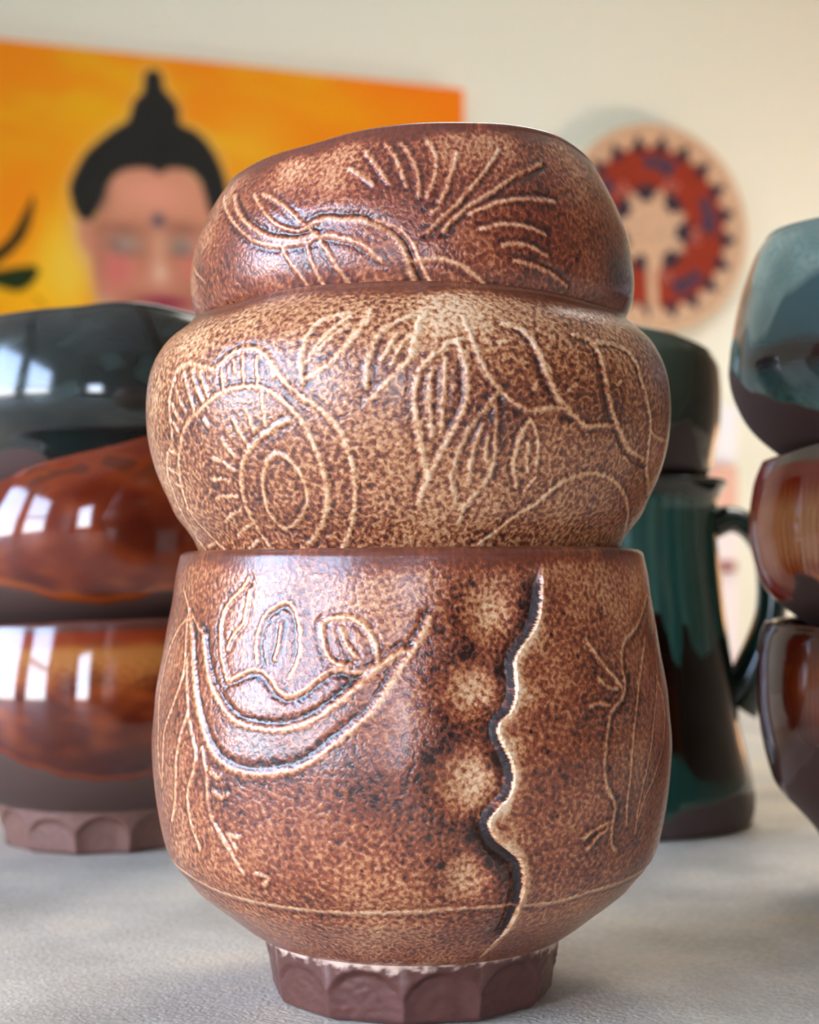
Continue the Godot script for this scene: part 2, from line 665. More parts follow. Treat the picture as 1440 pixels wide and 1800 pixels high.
func paint_black(deg: float, y: float, a: float, b: float, c: float) -> Color:      # top of the left stack
	var col := Color(0.105, 0.135, 0.125, 0.10).lerp(Color(0.17, 0.165, 0.15, 0.12), clampf(c * 1.6 - 0.4, 0.0, 1.0))
	col = col.lerp(Color(0.27, 0.36, 0.33, 0.14), clampf((b - 0.56) * 2.6, 0.0, 0.5) * over(y, 122.0, 30.0))
	col = col.lerp(Color(0.20, 0.19, 0.175, 0.2), over(y, 134.0, 14.0) * 0.7)
	col = col.lerp(Color(0.09, 0.06, 0.04, 0.1), clampf(1.0 - absf(deg - 27.0 - (140.0 - y) * 0.5) / 3.0, 0.0, 1.0) * over(y, 131.0, 6.0))
	col = col.lerp(Color(0.07, 0.09, 0.085, 0.1), clampf(1.0 - absf(deg + 17.0 - (140.0 - y) * 0.3) / 3.0, 0.0, 1.0) * over(y, 131.0, 6.0) * 0.8)
	var line := steps([-180, 103, -60, 106, -28, 108.2, -19, 107.6, -9, 104, 5, 101, 60, 100, 180, 103], deg) + (b - 0.5) * 1.2
	return CLAY.lerp(col, over(y, line, 0.7))

func paint_rust(deg: float, y: float, a: float, b: float, c: float) -> Color:       # middle of the left stack
	var col := Color(0.40, 0.135, 0.06, 0.07).lerp(Color(0.50, 0.205, 0.085, 0.08), clampf(b * 1.8 - 0.5, 0.0, 1.0))
	col = col.lerp(Color(0.27, 0.07, 0.035, 0.07), clampf((c - 0.42) * 3.0, 0.0, 1.0) * (1.0 - over(y, 97.0, 14.0)) * 0.85)
	col = col.lerp(Color(0.25, 0.12, 0.09, 0.1), clampf((b - 0.66) * 6.0, 0.0, 0.6) * over(y, 96.0, 8.0))
	var line := steps([-180, 70, -60, 74, -28, 72.0, -20, 71.0, -4, 68.2, 11, 67.2, 22, 68.3, 32, 70.4, 60, 73, 120, 69, 180, 70], deg) + (b - 0.5) * 0.7
	col = col.lerp(Color(0.62, 0.30, 0.12, 0.09), clampf(1.0 - absf(y - line - 1.2) / 1.8, 0.0, 1.0) * 0.8)
	return CLAY.lerp(col, over(y, line, 0.6))

func paint_amber(deg: float, y: float, a: float, b: float, c: float) -> Color:      # bottom of the left stack
	var streak := clampf((y - 44.5 + (a - 0.5) * 6.0 + (c - 0.5) * 6.0) / 9.0, 0.0, 1.0)
	var col := Color(0.33, 0.11, 0.05, 0.07).lerp(Color(0.56, 0.25, 0.10, 0.08), clampf(b * 1.7 - 0.55, 0.0, 0.9))
	col = col.lerp(Color(0.68, 0.43, 0.20, 0.08), streak * 0.85 * (1.0 - over(y, 57.5, 5.0)))
	col = col.lerp(Color(0.50, 0.17, 0.075, 0.08), over(y, 57.5, 3.5))
	col = col.lerp(Color(0.33, 0.17, 0.135, 0.14), over(y, 60.2, 1.8))
	col = col.lerp(Color(0.24, 0.075, 0.05, 0.07), (1.0 - over(y, 31.0, 8.0)) * 0.75)
	var line := steps([-180, 26, -60, 31, -27, 29.0, -13, 25.1, -1, 22.5, 11, 21.4, 21, 21.6, 31, 22.8, 70, 28, 180, 26], deg)
	col = col.lerp(Color(0.56, 0.24, 0.10, 0.08), clampf(1.0 - absf(y - line - 0.9) / 1.4, 0.0, 1.0) * 0.7)
	return Color(0.30, 0.19, 0.15, 0.72).lerp(col, over(y, line, 0.6))

func paint_teal(deg: float, y: float, a: float, b: float, c: float) -> Color:       # top of the right stack
	var col := Color(0.34, 0.39, 0.35, 0.08).lerp(Color(0.42, 0.465, 0.42, 0.09), clampf(b * 1.6 - 0.3, 0.0, 1.0))
	col = col.lerp(Color(0.24, 0.37, 0.36, 0.08), clampf((a - 0.45) * 2.0, 0.0, 0.6) * over(y, 140.0, 16.0))
	var pool := steps([-180, 132, -90, 122, -84, 128, -79, 131, -74, 127.5, -68, 129, -60, 138, -50, 141, -30, 140, 40, 134, 180, 132], deg)
	var deep := 1.0 - over(y, pool + (b - 0.5) * 3.0, 2.6)
	col = col.lerp(Color(0.15, 0.25, 0.255, 0.07), deep * 0.95)
	col = col.lerp(Color(0.17, 0.10, 0.085, 0.07), deep * clampf(1.0 - absf(y - 123.5 - 2.0 * (b - 0.5)) / 4.0, 0.0, 1.0) * clampf((deg + 86.0) / 12.0, 0.0, 1.0) * 0.95)
	var line := steps([-180, 112, -100, 121, -92, 124.5, -87, 121.0, -76, 116.7, -62, 113.4, -52, 111.3, -20, 109.5, 60, 111, 180, 112], deg)
	var low := clampf(1.0 - (y - line) / 7.0, 0.0, 1.0) * clampf((deg + 84.0) / 20.0, 0.0, 1.0)
	col = col.lerp(Color(0.22, 0.41, 0.36, 0.09), low * clampf(a * 1.9 - 0.2, 0.0, 1.0))
	col = col.lerp(Color(0.30, 0.37, 0.36, 0.3), over(y, 153.0, 2.5))
	return Color(0.215, 0.095, 0.075, 0.75).lerp(col, over(y, line, 0.5))

func paint_flame(deg: float, y: float, a: float, b: float, c: float) -> Color:      # middle of the right stack
	var hair := 0.5 + 0.5 * sin(deg * 2.6 + b * 2.6 + a * 1.2) * (0.6 + 0.4 * sin(deg * 0.9))
	var band := clampf(1.0 - absf(y - 85.5 + (hair - 0.5) * 5.0) / 11.0, 0.0, 1.0)
	var col := Color(0.50, 0.14, 0.045, 0.08).lerp(Color(0.76, 0.56, 0.37, 0.1), clampf(band * 1.9, 0.0, 1.0) * (0.55 + 0.45 * hair) * clampf((deg + 92.0) / 22.0, 0.25, 1.0))
	col = col.lerp(Color(0.42, 0.36, 0.31, 0.16), over(y, 100.5 + (b - 0.5) * 4.0, 2.0) * clampf((deg + 82.0) / 8.0, 0.0, 1.0))
	var line := steps([-180, 72, -100, 69, -88, 69.5, -76, 69.8, -70, 72.0, -65, 76.0, -60, 75.5, -54, 73.6, -35, 72, 40, 71, 180, 72], deg)
	col = col.lerp(Color(0.70, 0.45, 0.27, 0.1), clampf(1.0 - absf(y - line - 1.0) / 1.6, 0.0, 1.0) * clampf((deg + 64.0) / 6.0, 0.0, 1.0) * 0.85)
	return Color(0.245, 0.135, 0.11, 0.72).lerp(col, over(y, line, 0.5))

func paint_chestnut(deg: float, y: float, a: float, b: float, c: float) -> Color:   # bottom of the right stack
	var hair := 0.5 + 0.5 * sin(deg * 2.9 + b * 2.6 + a * 1.2) * (0.6 + 0.4 * sin(deg * 0.7))
	var glow := clampf((deg + 72.0) / 14.0, 0.0, 1.0) * clampf(1.0 - absf(y - 50.0) / 13.0, 0.0, 1.0)
	var col := Color(0.27, 0.075, 0.035, 0.06).lerp(Color(0.60, 0.27, 0.085, 0.08), clampf(glow * 1.5, 0.0, 1.0) * (0.5 + 0.5 * hair))
	var line := steps([-180, 40, -110, 28, -90, 24.0, -78, 28.4, -65, 33.8, -56, 38.9, -40, 42, 40, 40, 180, 40], deg)
	return Color(0.29, 0.18, 0.15, 0.72).lerp(col, over(y, line, 0.6))

func paint_mug(deg: float, y: float, a: float, b: float, c: float) -> Color:
	var hair := 0.5 + 0.5 * sin(deg * 0.8 + b * 4.0)
	var col := Color(0.085, 0.235, 0.205, 0.07).lerp(Color(0.145, 0.30, 0.26, 0.07), hair * 0.6 + 0.4 * c - 0.1)
	col = col.lerp(Color(0.26, 0.38, 0.33, 0.08), pow(0.5 + 0.5 * sin(deg * 0.42 + 1.0), 14.0) * 0.6 + pow(0.5 + 0.5 * sin(deg * 0.61 - 0.4), 18.0) * 0.4)
	var top := steps([-180, 58, -60, 50, -20, 60, 0, 60, 12, 64.4, 18, 63.5, 21, 58, 24, 49, 26.5, 47.2, 28.5, 52, 30, 60.5, 32.5, 60, 35, 53, 40, 50, 60, 56, 90, 52, 130, 58, 180, 58], deg) + (b - 0.5) * 1.5
	col = col.lerp(Color(0.045, 0.018, 0.013, 0.06), 1.0 - over(y, top, 1.6))
	var low := steps([-180, 16, 0, 22, 13, 27, 20, 24.5, 30, 17, 45, 15.5, 61, 17, 90, 16, 180, 16], deg) + (b - 0.5) * 2.0
	col = col.lerp(Color(0.07, 0.20, 0.17, 0.09), 1.0 - over(y, low, 2.2))
	col = col.lerp(Color(0.02, 0.03, 0.03, 0.09), over(y, 98.0, 4.0) * 0.8)
	var line := steps([-180, 9, 0, 5.5, 15, 6.2, 20, 8.3, 30, 9.8, 48, 11.3, 90, 10, 180, 9], deg) + (b - 0.5) * 1.0
	return Color(0.20, 0.12, 0.095, 0.62).lerp(col, over(y, line, 0.6))

func paint_olive(deg: float, y: float, a: float, b: float, c: float) -> Color:      # the tumbler on the mug
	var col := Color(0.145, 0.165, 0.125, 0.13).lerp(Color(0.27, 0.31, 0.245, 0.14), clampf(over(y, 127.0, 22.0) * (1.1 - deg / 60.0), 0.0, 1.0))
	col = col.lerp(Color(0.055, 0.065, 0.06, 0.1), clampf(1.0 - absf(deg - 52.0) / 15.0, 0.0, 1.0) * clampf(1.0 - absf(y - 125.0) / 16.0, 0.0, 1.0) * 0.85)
	var line := steps([-180, 112, 0, 113, 28, 116.8, 38, 119.7, 44, 114.7, 53, 108.4, 62, 103, 120, 108, 180, 112], deg) + (b - 0.5) * 1.0
	return Color(0.13, 0.045, 0.03, 0.5).lerp(col, over(y, line, 1.2))

# ------------------------------------------------------------------ the portrait
var cw := 480
var ch := 325
var canvas: PackedFloat32Array

func dab(p: Array, c: Color, soft: float, strength := 1.0) -> void:        # a soft-edged patch of paint; p: x, y in turn
	var pts := PackedVector2Array()
	for k in range(0, p.size(), 2):
		pts.append(Vector2(p[k], p[k + 1]))
	var n := pts.size()
	var lo := pts[0]
	var hi := pts[0]
	for v in pts:
		lo = lo.min(v)
		hi = hi.max(v)
	for y in range(maxi(0, int(lo.y - soft)), mini(ch, int(hi.y + soft) + 1)):
		for x in range(maxi(0, int(lo.x - soft)), mini(cw, int(hi.x + soft) + 1)):
			var q := Vector2(x + 0.5, y + 0.5)
			var best := 1e9
			var inside := false
			var b := pts[n - 1]
			for k in n:
				var a := pts[k]
				var d := b - a
				var e := q - a
				best = minf(best, (e - d * clampf(e.dot(d) / maxf(d.length_squared(), 1e-6), 0.0, 1.0)).length_squared())
				if (a.y > q.y) != (b.y > q.y) and q.x < (b.x - a.x) * (q.y - a.y) / (b.y - a.y) + a.x:
					inside = not inside
				b = a
			var s := sqrt(best) * (1.0 if inside else -1.0)
			lay(x, y, c, smoothstep(-soft, soft, s) * strength)

func spot(x0: float, y0: float, rx: float, ry: float, c: Color, strength := 1.0) -> void:
	for y in range(maxi(0, int(y0 - ry * 2.4)), mini(ch, int(y0 + ry * 2.4) + 1)):
		for x in range(maxi(0, int(x0 - rx * 2.4)), mini(cw, int(x0 + rx * 2.4) + 1)):
			var q := pow((x - x0) / rx, 2.0) + pow((y - y0) / ry, 2.0)
			lay(x, y, c, exp(-q) * strength)

func lay(x: int, y: int, c: Color, f: float) -> void:
	var o := (y * cw + x) * 3
	canvas[o] += (c.r - canvas[o]) * f
	canvas[o + 1] += (c.g - canvas[o + 1]) * f
	canvas[o + 2] += (c.b - canvas[o + 2]) * f

func portrait() -> ImageTexture:
	canvas = PackedFloat32Array()
	canvas.resize(cw * ch * 3)
	var n := noise(FastNoiseLite.TYPE_SIMPLEX_SMOOTH, 70.0, 3, 3)
	for y in ch:
		for x in cw:
			var g := n.get_noise_2d(x * 0.5 + y * 0.7, y * 1.3 - x * 0.4)
			var c := Color8(236, 140, 0).lerp(Color8(232, 168, 8), clampf(0.35 + g * 1.6, 0.0, 1.0))
			c = c.lerp(Color8(240, 122, 0), smoothstep(320.0, 470.0, float(x)) * 0.85)
			lay(x, y, c, 1.0)
	spot(165.8, 150.8, 27.9, 44.5, Color8(244, 196, 40), 0.9)
	spot(154.2, 195.9, 35.7, 24.2, Color8(255, 185, 0), 0.8)
	spot(201.3, 58.3, 40.9, 37.0, Color8(236, 172, 10), 0.8)
	spot(310.0, 61.0, 30.5, 29.7, Color8(236, 178, 40), 0.7)
	spot(142.1, 132.3, 15.7, 28.1, Color8(246, 146, 0), 0.8)
	spot(177.7, 162.3, 16.0, 32.4, Color8(242, 205, 80), 0.7)
	spot(138.0, 104.4, 19.6, 36.2, Color8(240, 138, 0), 0.7)
	spot(362.5, 21.9, 49.7, 21.5, Color8(238, 150, 0), 0.6)
	dab([155.1, 334.3, 158.7, 288.2, 182.3, 259.3, 216.4, 241.9, 268.0, 240.0, 304.1, 255.5, 327.9, 284.3, 332.3, 332.7], Color8(140, 44, 30), 3.0, 1.0)
	dab([217.4, 200.9, 265.8, 198.5, 267.2, 244.2, 251.4, 265.4, 232.9, 265.9, 215.2, 246.0], Color8(190, 124, 98), 2.5, 1.0)
	dab([110.6, 162.4, 115.3, 165.3, 117.0, 197.8, 112.8, 253.6, 116.5, 334.7, 110.4, 334.7, 107.5, 253.8, 110.9, 198.2], Color8(40, 60, 14), 1.4, 1.0)
	dab([236.5, 10.2, 240.7, 10.6, 243.7, 13.4, 244.3, 18.2, 245.2, 23.7, 248.4, 26.9, 251.9, 30.7, 255.8, 35.2, 256.9, 40.6, 256.1, 46.3, 259.6, 49.4, 268.7, 52.1, 277.2, 59.0, 284.3, 68.9, 288.6, 78.4, 291.8, 87.9, 293.6, 100.4, 297.3, 121.2, 293.1, 138.4, 291.0, 163.7, 286.8, 189.1, 267.9, 210.9, 240.9, 224.5, 216.2, 209.1, 199.9, 189.5, 193.7, 161.3, 185.6, 145.5, 180.7, 129.5, 180.8, 114.6, 178.2, 102.6, 180.0, 94.3, 184.0, 85.8, 189.3, 75.8, 198.6, 66.1, 209.4, 56.5, 219.6, 49.7, 221.8, 44.0, 222.9, 37.7, 225.6, 32.6, 230.4, 28.2, 231.3, 22.3, 231.3, 16.1, 233.1, 12.2], Color8(222, 178, 120), 13.0, 0.75)
	dab([236.5, 10.2, 240.7, 10.6, 243.7, 13.4, 244.3, 18.2, 245.2, 23.7, 248.4, 26.9, 251.9, 30.7, 255.8, 35.2, 256.9, 40.6, 256.1, 46.3, 259.6, 49.4, 268.7, 52.1, 277.2, 59.0, 284.3, 68.9, 288.6, 78.4, 291.8, 87.9, 293.6, 100.4, 297.3, 121.2, 293.1, 138.4, 291.0, 163.7, 286.8, 189.1, 267.9, 210.9, 240.9, 224.5, 216.2, 209.1, 199.9, 189.5, 193.7, 161.3, 185.6, 145.5, 180.7, 129.5, 180.8, 114.6, 178.2, 102.6, 180.0, 94.3, 184.0, 85.8, 189.3, 75.8, 198.6, 66.1, 209.4, 56.5, 219.6, 49.7, 221.8, 44.0, 222.9, 37.7, 225.6, 32.6, 230.4, 28.2, 231.3, 22.3, 231.3, 16.1, 233.1, 12.2], Color8(226, 184, 128), 9.0, 0.85)
	dab([189.5, 122.4, 183.9, 126.0, 185.6, 139.4, 192.9, 149.9, 198.5, 148.7, 197.6, 124.2], Color8(205, 140, 112), 2, 1.0)
	dab([200.0, 116.7, 197.6, 128.3, 194.5, 144.9, 195.4, 161.2, 198.7, 177.3, 208.1, 197.2, 222.4, 213.0, 240.9, 220.4, 259.5, 211.3, 276.3, 193.8, 285.5, 172.4, 288.8, 147.0, 287.9, 121.9, 282.3, 110.5, 273.8, 91.5, 259.0, 80.1, 241.5, 83.7, 225.8, 80.9, 211.6, 86.2, 204.7, 101.1], Color8(206, 142, 114), 2.5, 1.0)
	spot(236.2, 100.7, 29.2, 14.5, Color8(228, 156, 134), 0.9)
	spot(211.9, 156.1, 13.1, 18.4, Color8(208, 110, 106), 0.9)
	spot(269.8, 152.4, 13.5, 18.8, Color8(208, 110, 106), 0.8)
	spot(199.7, 140.5, 4.8, 28.6, Color8(168, 108, 84), 0.7)
	spot(215.8, 127.8, 16.4, 5.4, Color8(146, 96, 78), 0.85)
	spot(260.0, 124.7, 15.2, 5.4, Color8(146, 96, 78), 0.85)
	spot(229.4, 142.6, 5.8, 16.5, Color8(176, 112, 86), 0.7)
	spot(253.0, 141.0, 5.8, 16.6, Color8(176, 112, 86), 0.6)
	spot(226.3, 177.8, 14.4, 8.2, Color8(176, 118, 90), 0.8)
	spot(263.6, 169.5, 11.7, 10.4, Color8(176, 118, 90), 0.7)
	spot(217.9, 138.4, 11.5, 6.2, Color8(156, 140, 132), 0.95)
	spot(258.4, 137.3, 10.1, 6.3, Color8(150, 138, 130), 0.95)
	spot(209.0, 139.0, 3.2, 2.9, Color8(84, 72, 66), 0.8)
	spot(218.8, 144.9, 10.6, 1.7, Color8(120, 92, 80), 0.8)
	spot(259.3, 143.1, 10.0, 1.7, Color8(120, 92, 80), 0.8)
	spot(258.4, 138.2, 2.5, 3.3, Color8(96, 96, 98), 0.6)
	spot(242.2, 141.7, 3.7, 16.6, Color8(214, 160, 134), 0.9)
	spot(243.1, 158.2, 5.4, 6.7, Color8(226, 184, 162), 0.9)
	spot(246.1, 179.6, 18.3, 5.8, Color8(134, 34, 66), 1.0)
	spot(241.3, 119.4, 4.1, 4.2, Color8(36, 52, 88), 1.0)
	spot(203.9, 181.1, 5.7, 4.1, Color8(206, 170, 140), 0.7)
	dab([236.5, 10.2, 240.7, 10.6, 243.7, 13.4, 244.3, 18.2, 245.2, 23.7, 248.4, 26.9, 251.9, 30.7, 255.8, 35.2, 256.9, 40.6, 256.1, 46.3, 259.6, 49.4, 268.7, 52.1, 277.2, 59.0, 284.3, 68.9, 288.6, 78.4, 291.8, 87.9, 293.6, 100.4, 293.0, 111.7, 285.9, 117.8, 279.5, 111.3, 276.6, 100.3, 273.1, 89.4, 266.0, 82.3, 257.6, 80.7, 249.3, 81.4, 242.4, 86.1, 235.5, 82.5, 225.9, 82.8, 217.7, 84.7, 210.2, 89.3, 205.5, 97.0, 202.9, 106.1, 198.9, 114.6, 193.5, 123.8, 185.5, 123.1, 180.8, 114.6, 178.2, 102.6, 180.0, 94.3, 184.0, 85.8, 189.3, 75.8, 198.6, 66.1, 209.4, 56.5, 219.6, 49.7, 221.8, 44.0, 222.9, 37.7, 225.6, 32.6, 230.4, 28.2, 231.3, 22.3, 231.3, 16.1, 233.1, 12.2], Color8(30, 30, 30), 1.6, 1.0)
	spot(244.4, 64.7, 12.5, 10.4, Color8(24, 24, 24), 0.6)
	spot(197.5, 103.8, 8.1, 10.2, Color8(44, 44, 44), 0.5)
	dab([115.2, 162.1, 130.6, 163.5, 142.3, 160.4, 154.8, 158.4, 157.6, 161.9, 154.5, 168.9, 149.0, 174.5, 143.2, 177.2, 136.5, 176.4, 130.7, 174.7, 115.3, 171.7], Color8(26, 44, 6), 1.6, 1.0)
	dab([152.9, 108.1, 153.7, 116.1, 151.1, 129.2, 146.8, 140.0, 139.1, 149.4, 130.6, 157.1, 119.1, 165.1, 119.0, 153.9, 130.5, 146.7, 137.5, 139.4, 143.2, 129.4, 148.6, 118.1], Color8(34, 36, 8), 0.9, 1.0)
	dab([151.8, 179.2, 156.5, 180.5, 160.4, 184.3, 163.6, 187.8, 162.0, 188.3, 158.1, 184.0], Color8(150, 120, 10), 0.8, 0.8)
	var out := PackedByteArray()
	out.resize(cw * ch * 3)
	for k in out.size():
		out[k] = clampi(int(canvas[k] * 255.0), 0, 255)
	return picture(cw, ch, Image.FORMAT_RGB8, out)

# ------------------------------------------------------------------ the coiled basket: its woven pattern, over (angle clockwise from the top, share of the radius)
func weave(deg: float, q: float) -> Color:
	var straw := Color8(206, 174, 146)
	var rust := Color8(150, 48, 22)
	var navy := Color8(52, 40, 58)
	var plum := Color8(74, 54, 80)
	var c := straw
	var tooth := absf(fposmod(deg - 5.2 + 9.0, 18.0) - 9.0) / 9.0
	if q < 0.82:
		c = rust
	if q > 0.775 and q < 0.925 and tooth < 0.62 - (q - 0.775) * 3.2:
		c = navy
	elif q >= 0.80 and q < 0.84 and tooth < 0.7:
		c = rust
	# five stepped plum bars
	var k := absf(fposmod(deg - 6.0 + 34.5, 69.0) - 34.5)
	var sgn := fposmod(deg - 6.0 + 34.5, 69.0) - 34.5
	if q > (0.56 if sgn > 2.0 else 0.60) and q < (0.71 if sgn > 2.0 else 0.74) and k < 15.5:
		c = plum
	# five pale whorls
	var w := (fposmod(deg - 26.0 + 34.5, 69.0) - 34.5) * 0.0174533 * q
	var d := sqrt(w * w + (q - 0.505) * (q - 0.505))
	if d < 0.075 and d > 0.05 or d < 0.024:
		c = Color8(186, 116, 104)
	# the seven-pointed star and the dark petals between its points
	var s := absf(fposmod(deg + 10.0 + 25.7, 51.43) - 25.7) / 25.7            # 0 at a petal, 1 at a point
	var tip := 0.30 + 0.13 * pow(s, 1.6)
	if q < tip:
		c = straw
	elif q < 0.44 and s < 0.66:
		c = navy
	if s < 0.56 and q > 0.27 and q < 0.42:
		c = navy
	var side := absf(fposmod(deg, 360.0) - 181.0)
	if side * 0.0174533 * q < 0.055 and q > 0.2 and side < 90.0:
		c = straw
	return c

func basket_mesh(radius: float) -> Array:
	var coils := 25
	var px := 640
	var data := PackedByteArray()
	data.resize(px * px * 3)
	var stitch := noise(FastNoiseLite.TYPE_SIMPLEX, 3.0, 2, 8)
	for y in px:
		for x in px:
			var v := Vector2(x + 0.5 - px / 2.0, y + 0.5 - px / 2.0) / (px / 2.0)
			var q := v.length()
			var ring: float = (floor(q * coils) + 0.5) / coils
			var deg := rad_to_deg(atan2(v.x, -v.y))
			var c := weave(deg, ring) * (1.0 + 0.16 * stitch.get_noise_2d(deg * ring * 1.4, ring * 300.0))
			var o := (y * px + x) * 3
			data[o] = clampi(int(c.r * 255.0), 0, 255)
			data[o + 1] = clampi(int(c.g * 255.0), 0, 255)
			data[o + 2] = clampi(int(c.b * 255.0), 0, 255)
	var m := StandardMaterial3D.new()
	m.albedo_texture = picture(px, px, Image.FORMAT_RGB8, data)
	m.roughness = 0.85
	# front: coils side by side, a shallow dish that faces +z; then round the rim to a flat back
	var prof := []
	for k in coils * 6:
		var q := float(k) / (coils * 6)
		prof.append(Vector2(maxf(q, 0.002) * radius, 0.018 + 0.022 * q * q + 0.0028 * absf(sin(PI * q * coils))))
	prof.append(Vector2(radius, 0.040))
	prof.append(Vector2(radius * 1.006, 0.035))
	prof.append(Vector2(radius, 0.030))
	for k in 12:
		var q := 1.0 - (k + 1) / 12.0
		prof.append(Vector2(maxf(q, 0.002) * radius, 0.006 + 0.022 * q * q))
	var pos := PackedVector3Array()
	var uv := PackedVector2Array()
	for p in prof:
		for i in 121:
			var a := TAU * i / 120
			pos.append(Vector3(sin(a) * p.x, cos(a) * p.x, p.y))
			uv.append(Vector2(0.5 + 0.5 * sin(a) * p.x / radius, 0.5 - 0.5 * cos(a) * p.x / radius))
	return [sheet(pos, uv, 120, prof.size() - 1, true), m]

# ------------------------------------------------------------------ windows of the room
func window(called: String, at: Vector3, turn: float, wide: float, tall: float, bars: int, rails: int) -> void:
	var w := Node3D.new()
	w.name = called
	add_child(w, true)
	w.set_meta("kind", "structure")
	w.position = at
	w.rotation.y = turn
	var white: StandardMaterial3D = white_ones.frame
	var f := 0.05
	part("frame", boxes([[Vector3(0, tall / 2 - f / 2, 0), Vector3(wide, f, 0.08)], [Vector3(0, -tall / 2 + f / 2, 0), Vector3(wide, f, 0.08)], [Vector3(-wide / 2 + f / 2, 0, 0), Vector3(f, tall - 2 * f, 0.08)], [Vector3(wide / 2 - f / 2, 0, 0), Vector3(f, tall - 2 * f, 0.08)]]), white, w)
	for k in bars:
		part("mullion", boxes([[Vector3(-wide / 2 + wide * (k + 1) / (bars + 1), 0, 0), Vector3(0.06, tall - 2 * f, 0.06)]]), white, w)
	for k in rails:
		part("rail", boxes([[Vector3(0, -tall / 2 + tall * (k + 1) / (rails + 1), 0), Vector3(wide - 2 * f, 0.035, 0.05)]]), white, w)
	part("sill", boxes([[Vector3(0, -tall / 2 - 0.015, 0.07), Vector3(wide + 0.1, 0.03, 0.2)]]), white, w)
	part("pane", boxes([[Vector3(0, 0, -0.01), Vector3(wide - 2 * f, tall - 2 * f, 0.004)]]), white_ones.glass, w)

# ==================================================================
func _ready() -> void:
	# ---- camera, sky, light, exposure
	var cam := Camera3D.new()
	cam.name = "camera"
	add_child(cam)
	cam.position = Vector3(0, EYE, 0)
	cam.rotation.x = atan(80.0 / 2880.0)
	cam.near = 0.02
	cam.far = 60.0
	cam.keep_aspect = Camera3D.KEEP_HEIGHT
	var lens := CameraAttributesPhysical.new()
	lens.frustum_focal_length = 38.4                # 2880 pixels for 1800: a phone's long lens
	lens.frustum_focus_distance = 0.264
	lens.frustum_near = 0.02
	lens.frustum_far = 60.0
	lens.exposure_aperture = 14.5
	cam.attributes = lens
	cam.current = true

	var sky_look := ProceduralSkyMaterial.new()
	sky_look.sky_top_color = Color(0.60, 0.77, 1.0)
	sky_look.sky_horizon_color = Color(0.93, 0.96, 1.0)
	sky_look.sky_curve = 0.25
	sky_look.ground_horizon_color = Color(0.84, 0.82, 0.80)
	sky_look.ground_bottom_color = Color(0.40, 0.38, 0.36)
	sky_look.sun_angle_max = 1.0
	var sky := Sky.new()
	sky.sky_material = sky_look
	var env := Environment.new()
	env.background_mode = Environment.BG_SKY
	env.sky = sky
	env.background_energy_multiplier = 16.0
	env.tonemap_mode = Environment.TONE_MAPPER_LINEAR
	env.tonemap_exposure = 1.55
	env.sdfgi_enabled = true
	env.ssao_enabled = true
	env.ssil_enabled = true
	var world := WorldEnvironment.new()
	world.name = "world"
	world.environment = env
	add_child(world)

	# ---- the room
	var plaster := plain(Color8(230, 236, 226), 0.9, 0.3)
	var grit := NoiseTexture2D.new()
	grit.width = 256
	grit.height = 256
	grit.seamless = true
	grit.noise = noise(FastNoiseLite.TYPE_SIMPLEX, 6.0, 4, 2)
	plaster.heightmap_enabled = true
	plaster.heightmap_scale = 0.04
	plaster.heightmap_texture = grit
	plaster.uv1_triplanar = true
	plaster.uv1_scale = Vector3(3, 3, 3)
	white_ones.frame = plain(Color8(226, 224, 220), 0.5)
	var glass := StandardMaterial3D.new()
	glass.transparency = BaseMaterial3D.TRANSPARENCY_ALPHA
	glass.albedo_color = Color(1, 1, 1, 0.04)
	glass.roughness = 0.02
	white_ones.glass = glass
	var xl := -1.35
	var xr := 2.7
	var zb := -2.716
	var zf := 2.3
	var top := 2.6
	struct("wall_back", boxes([[Vector3((xl + xr) / 2, top / 2, zb - 0.06), Vector3(xr - xl + 0.24, top, 0.12)]]), plaster)
	struct("wall_right", boxes([[Vector3(xr + 0.06, top / 2, (zb + zf) / 2), Vector3(0.12, top, zf - zb)]]), plain(Color8(128, 114, 102), 0.9, 0.3))
	# left wall with two windows, front wall with one
	var sill := 0.86
	var head := 1.9
	var holes := [-0.72, 0.08, 0.22, 0.98]
	var left := []
	left.append([Vector3(xl - 0.06, sill / 2, (zb + zf) / 2), Vector3(0.12, sill, zf - zb)])
	left.append([Vector3(xl - 0.06, (head + top) / 2, (zb + zf) / 2), Vector3(0.12, top - head, zf - zb)])
	for s in [[zb, holes[0]], [holes[1], holes[2]], [holes[3], zf]]:
		left.append([Vector3(xl - 0.06, (sill + head) / 2, (s[0] + s[1]) / 2), Vector3(0.12, head - sill, s[1] - s[0])])
	struct("wall_left", boxes(left), plaster)
	window("window_1", room(xl - 0.06, (sill + head) / 2, (holes[0] + holes[1]) / 2), TURN + PI / 2, holes[1] - holes[0], head - sill, 0, 0)
	window("window_2", room(xl - 0.06, (sill + head) / 2, (holes[2] + holes[3]) / 2), TURN + PI / 2, holes[3] - holes[2], head - sill, 0, 1)
	var fx := [-1.2, -0.62]
	struct("wall_front", boxes([[Vector3((xl + xr) / 2, sill / 2, zf + 0.06), Vector3(xr - xl + 0.24, sill, 0.12)], [Vector3((xl + xr) / 2, (head + top) / 2, zf + 0.06), Vector3(xr - xl + 0.24, top - head, 0.12)],
		[Vector3((xl - 0.12 + fx[0]) / 2, (sill + head) / 2, zf + 0.06), Vector3(fx[0] - xl + 0.12, head - sill, 0.12)], [Vector3((fx[1] + xr + 0.12) / 2, (sill + head) / 2, zf + 0.06), Vector3(xr + 0.12 - fx[1], head - sill, 0.12)]]), plain(Color8(116, 100, 88), 0.9, 0.3))
	window("window_3", room((fx[0] + fx[1]) / 2, (sill + head) / 2, zf + 0.06), TURN + PI, fx[1] - fx[0], head - sill, 0, 0)
	var boards := plain(Color8(186, 186, 183), 0.5)
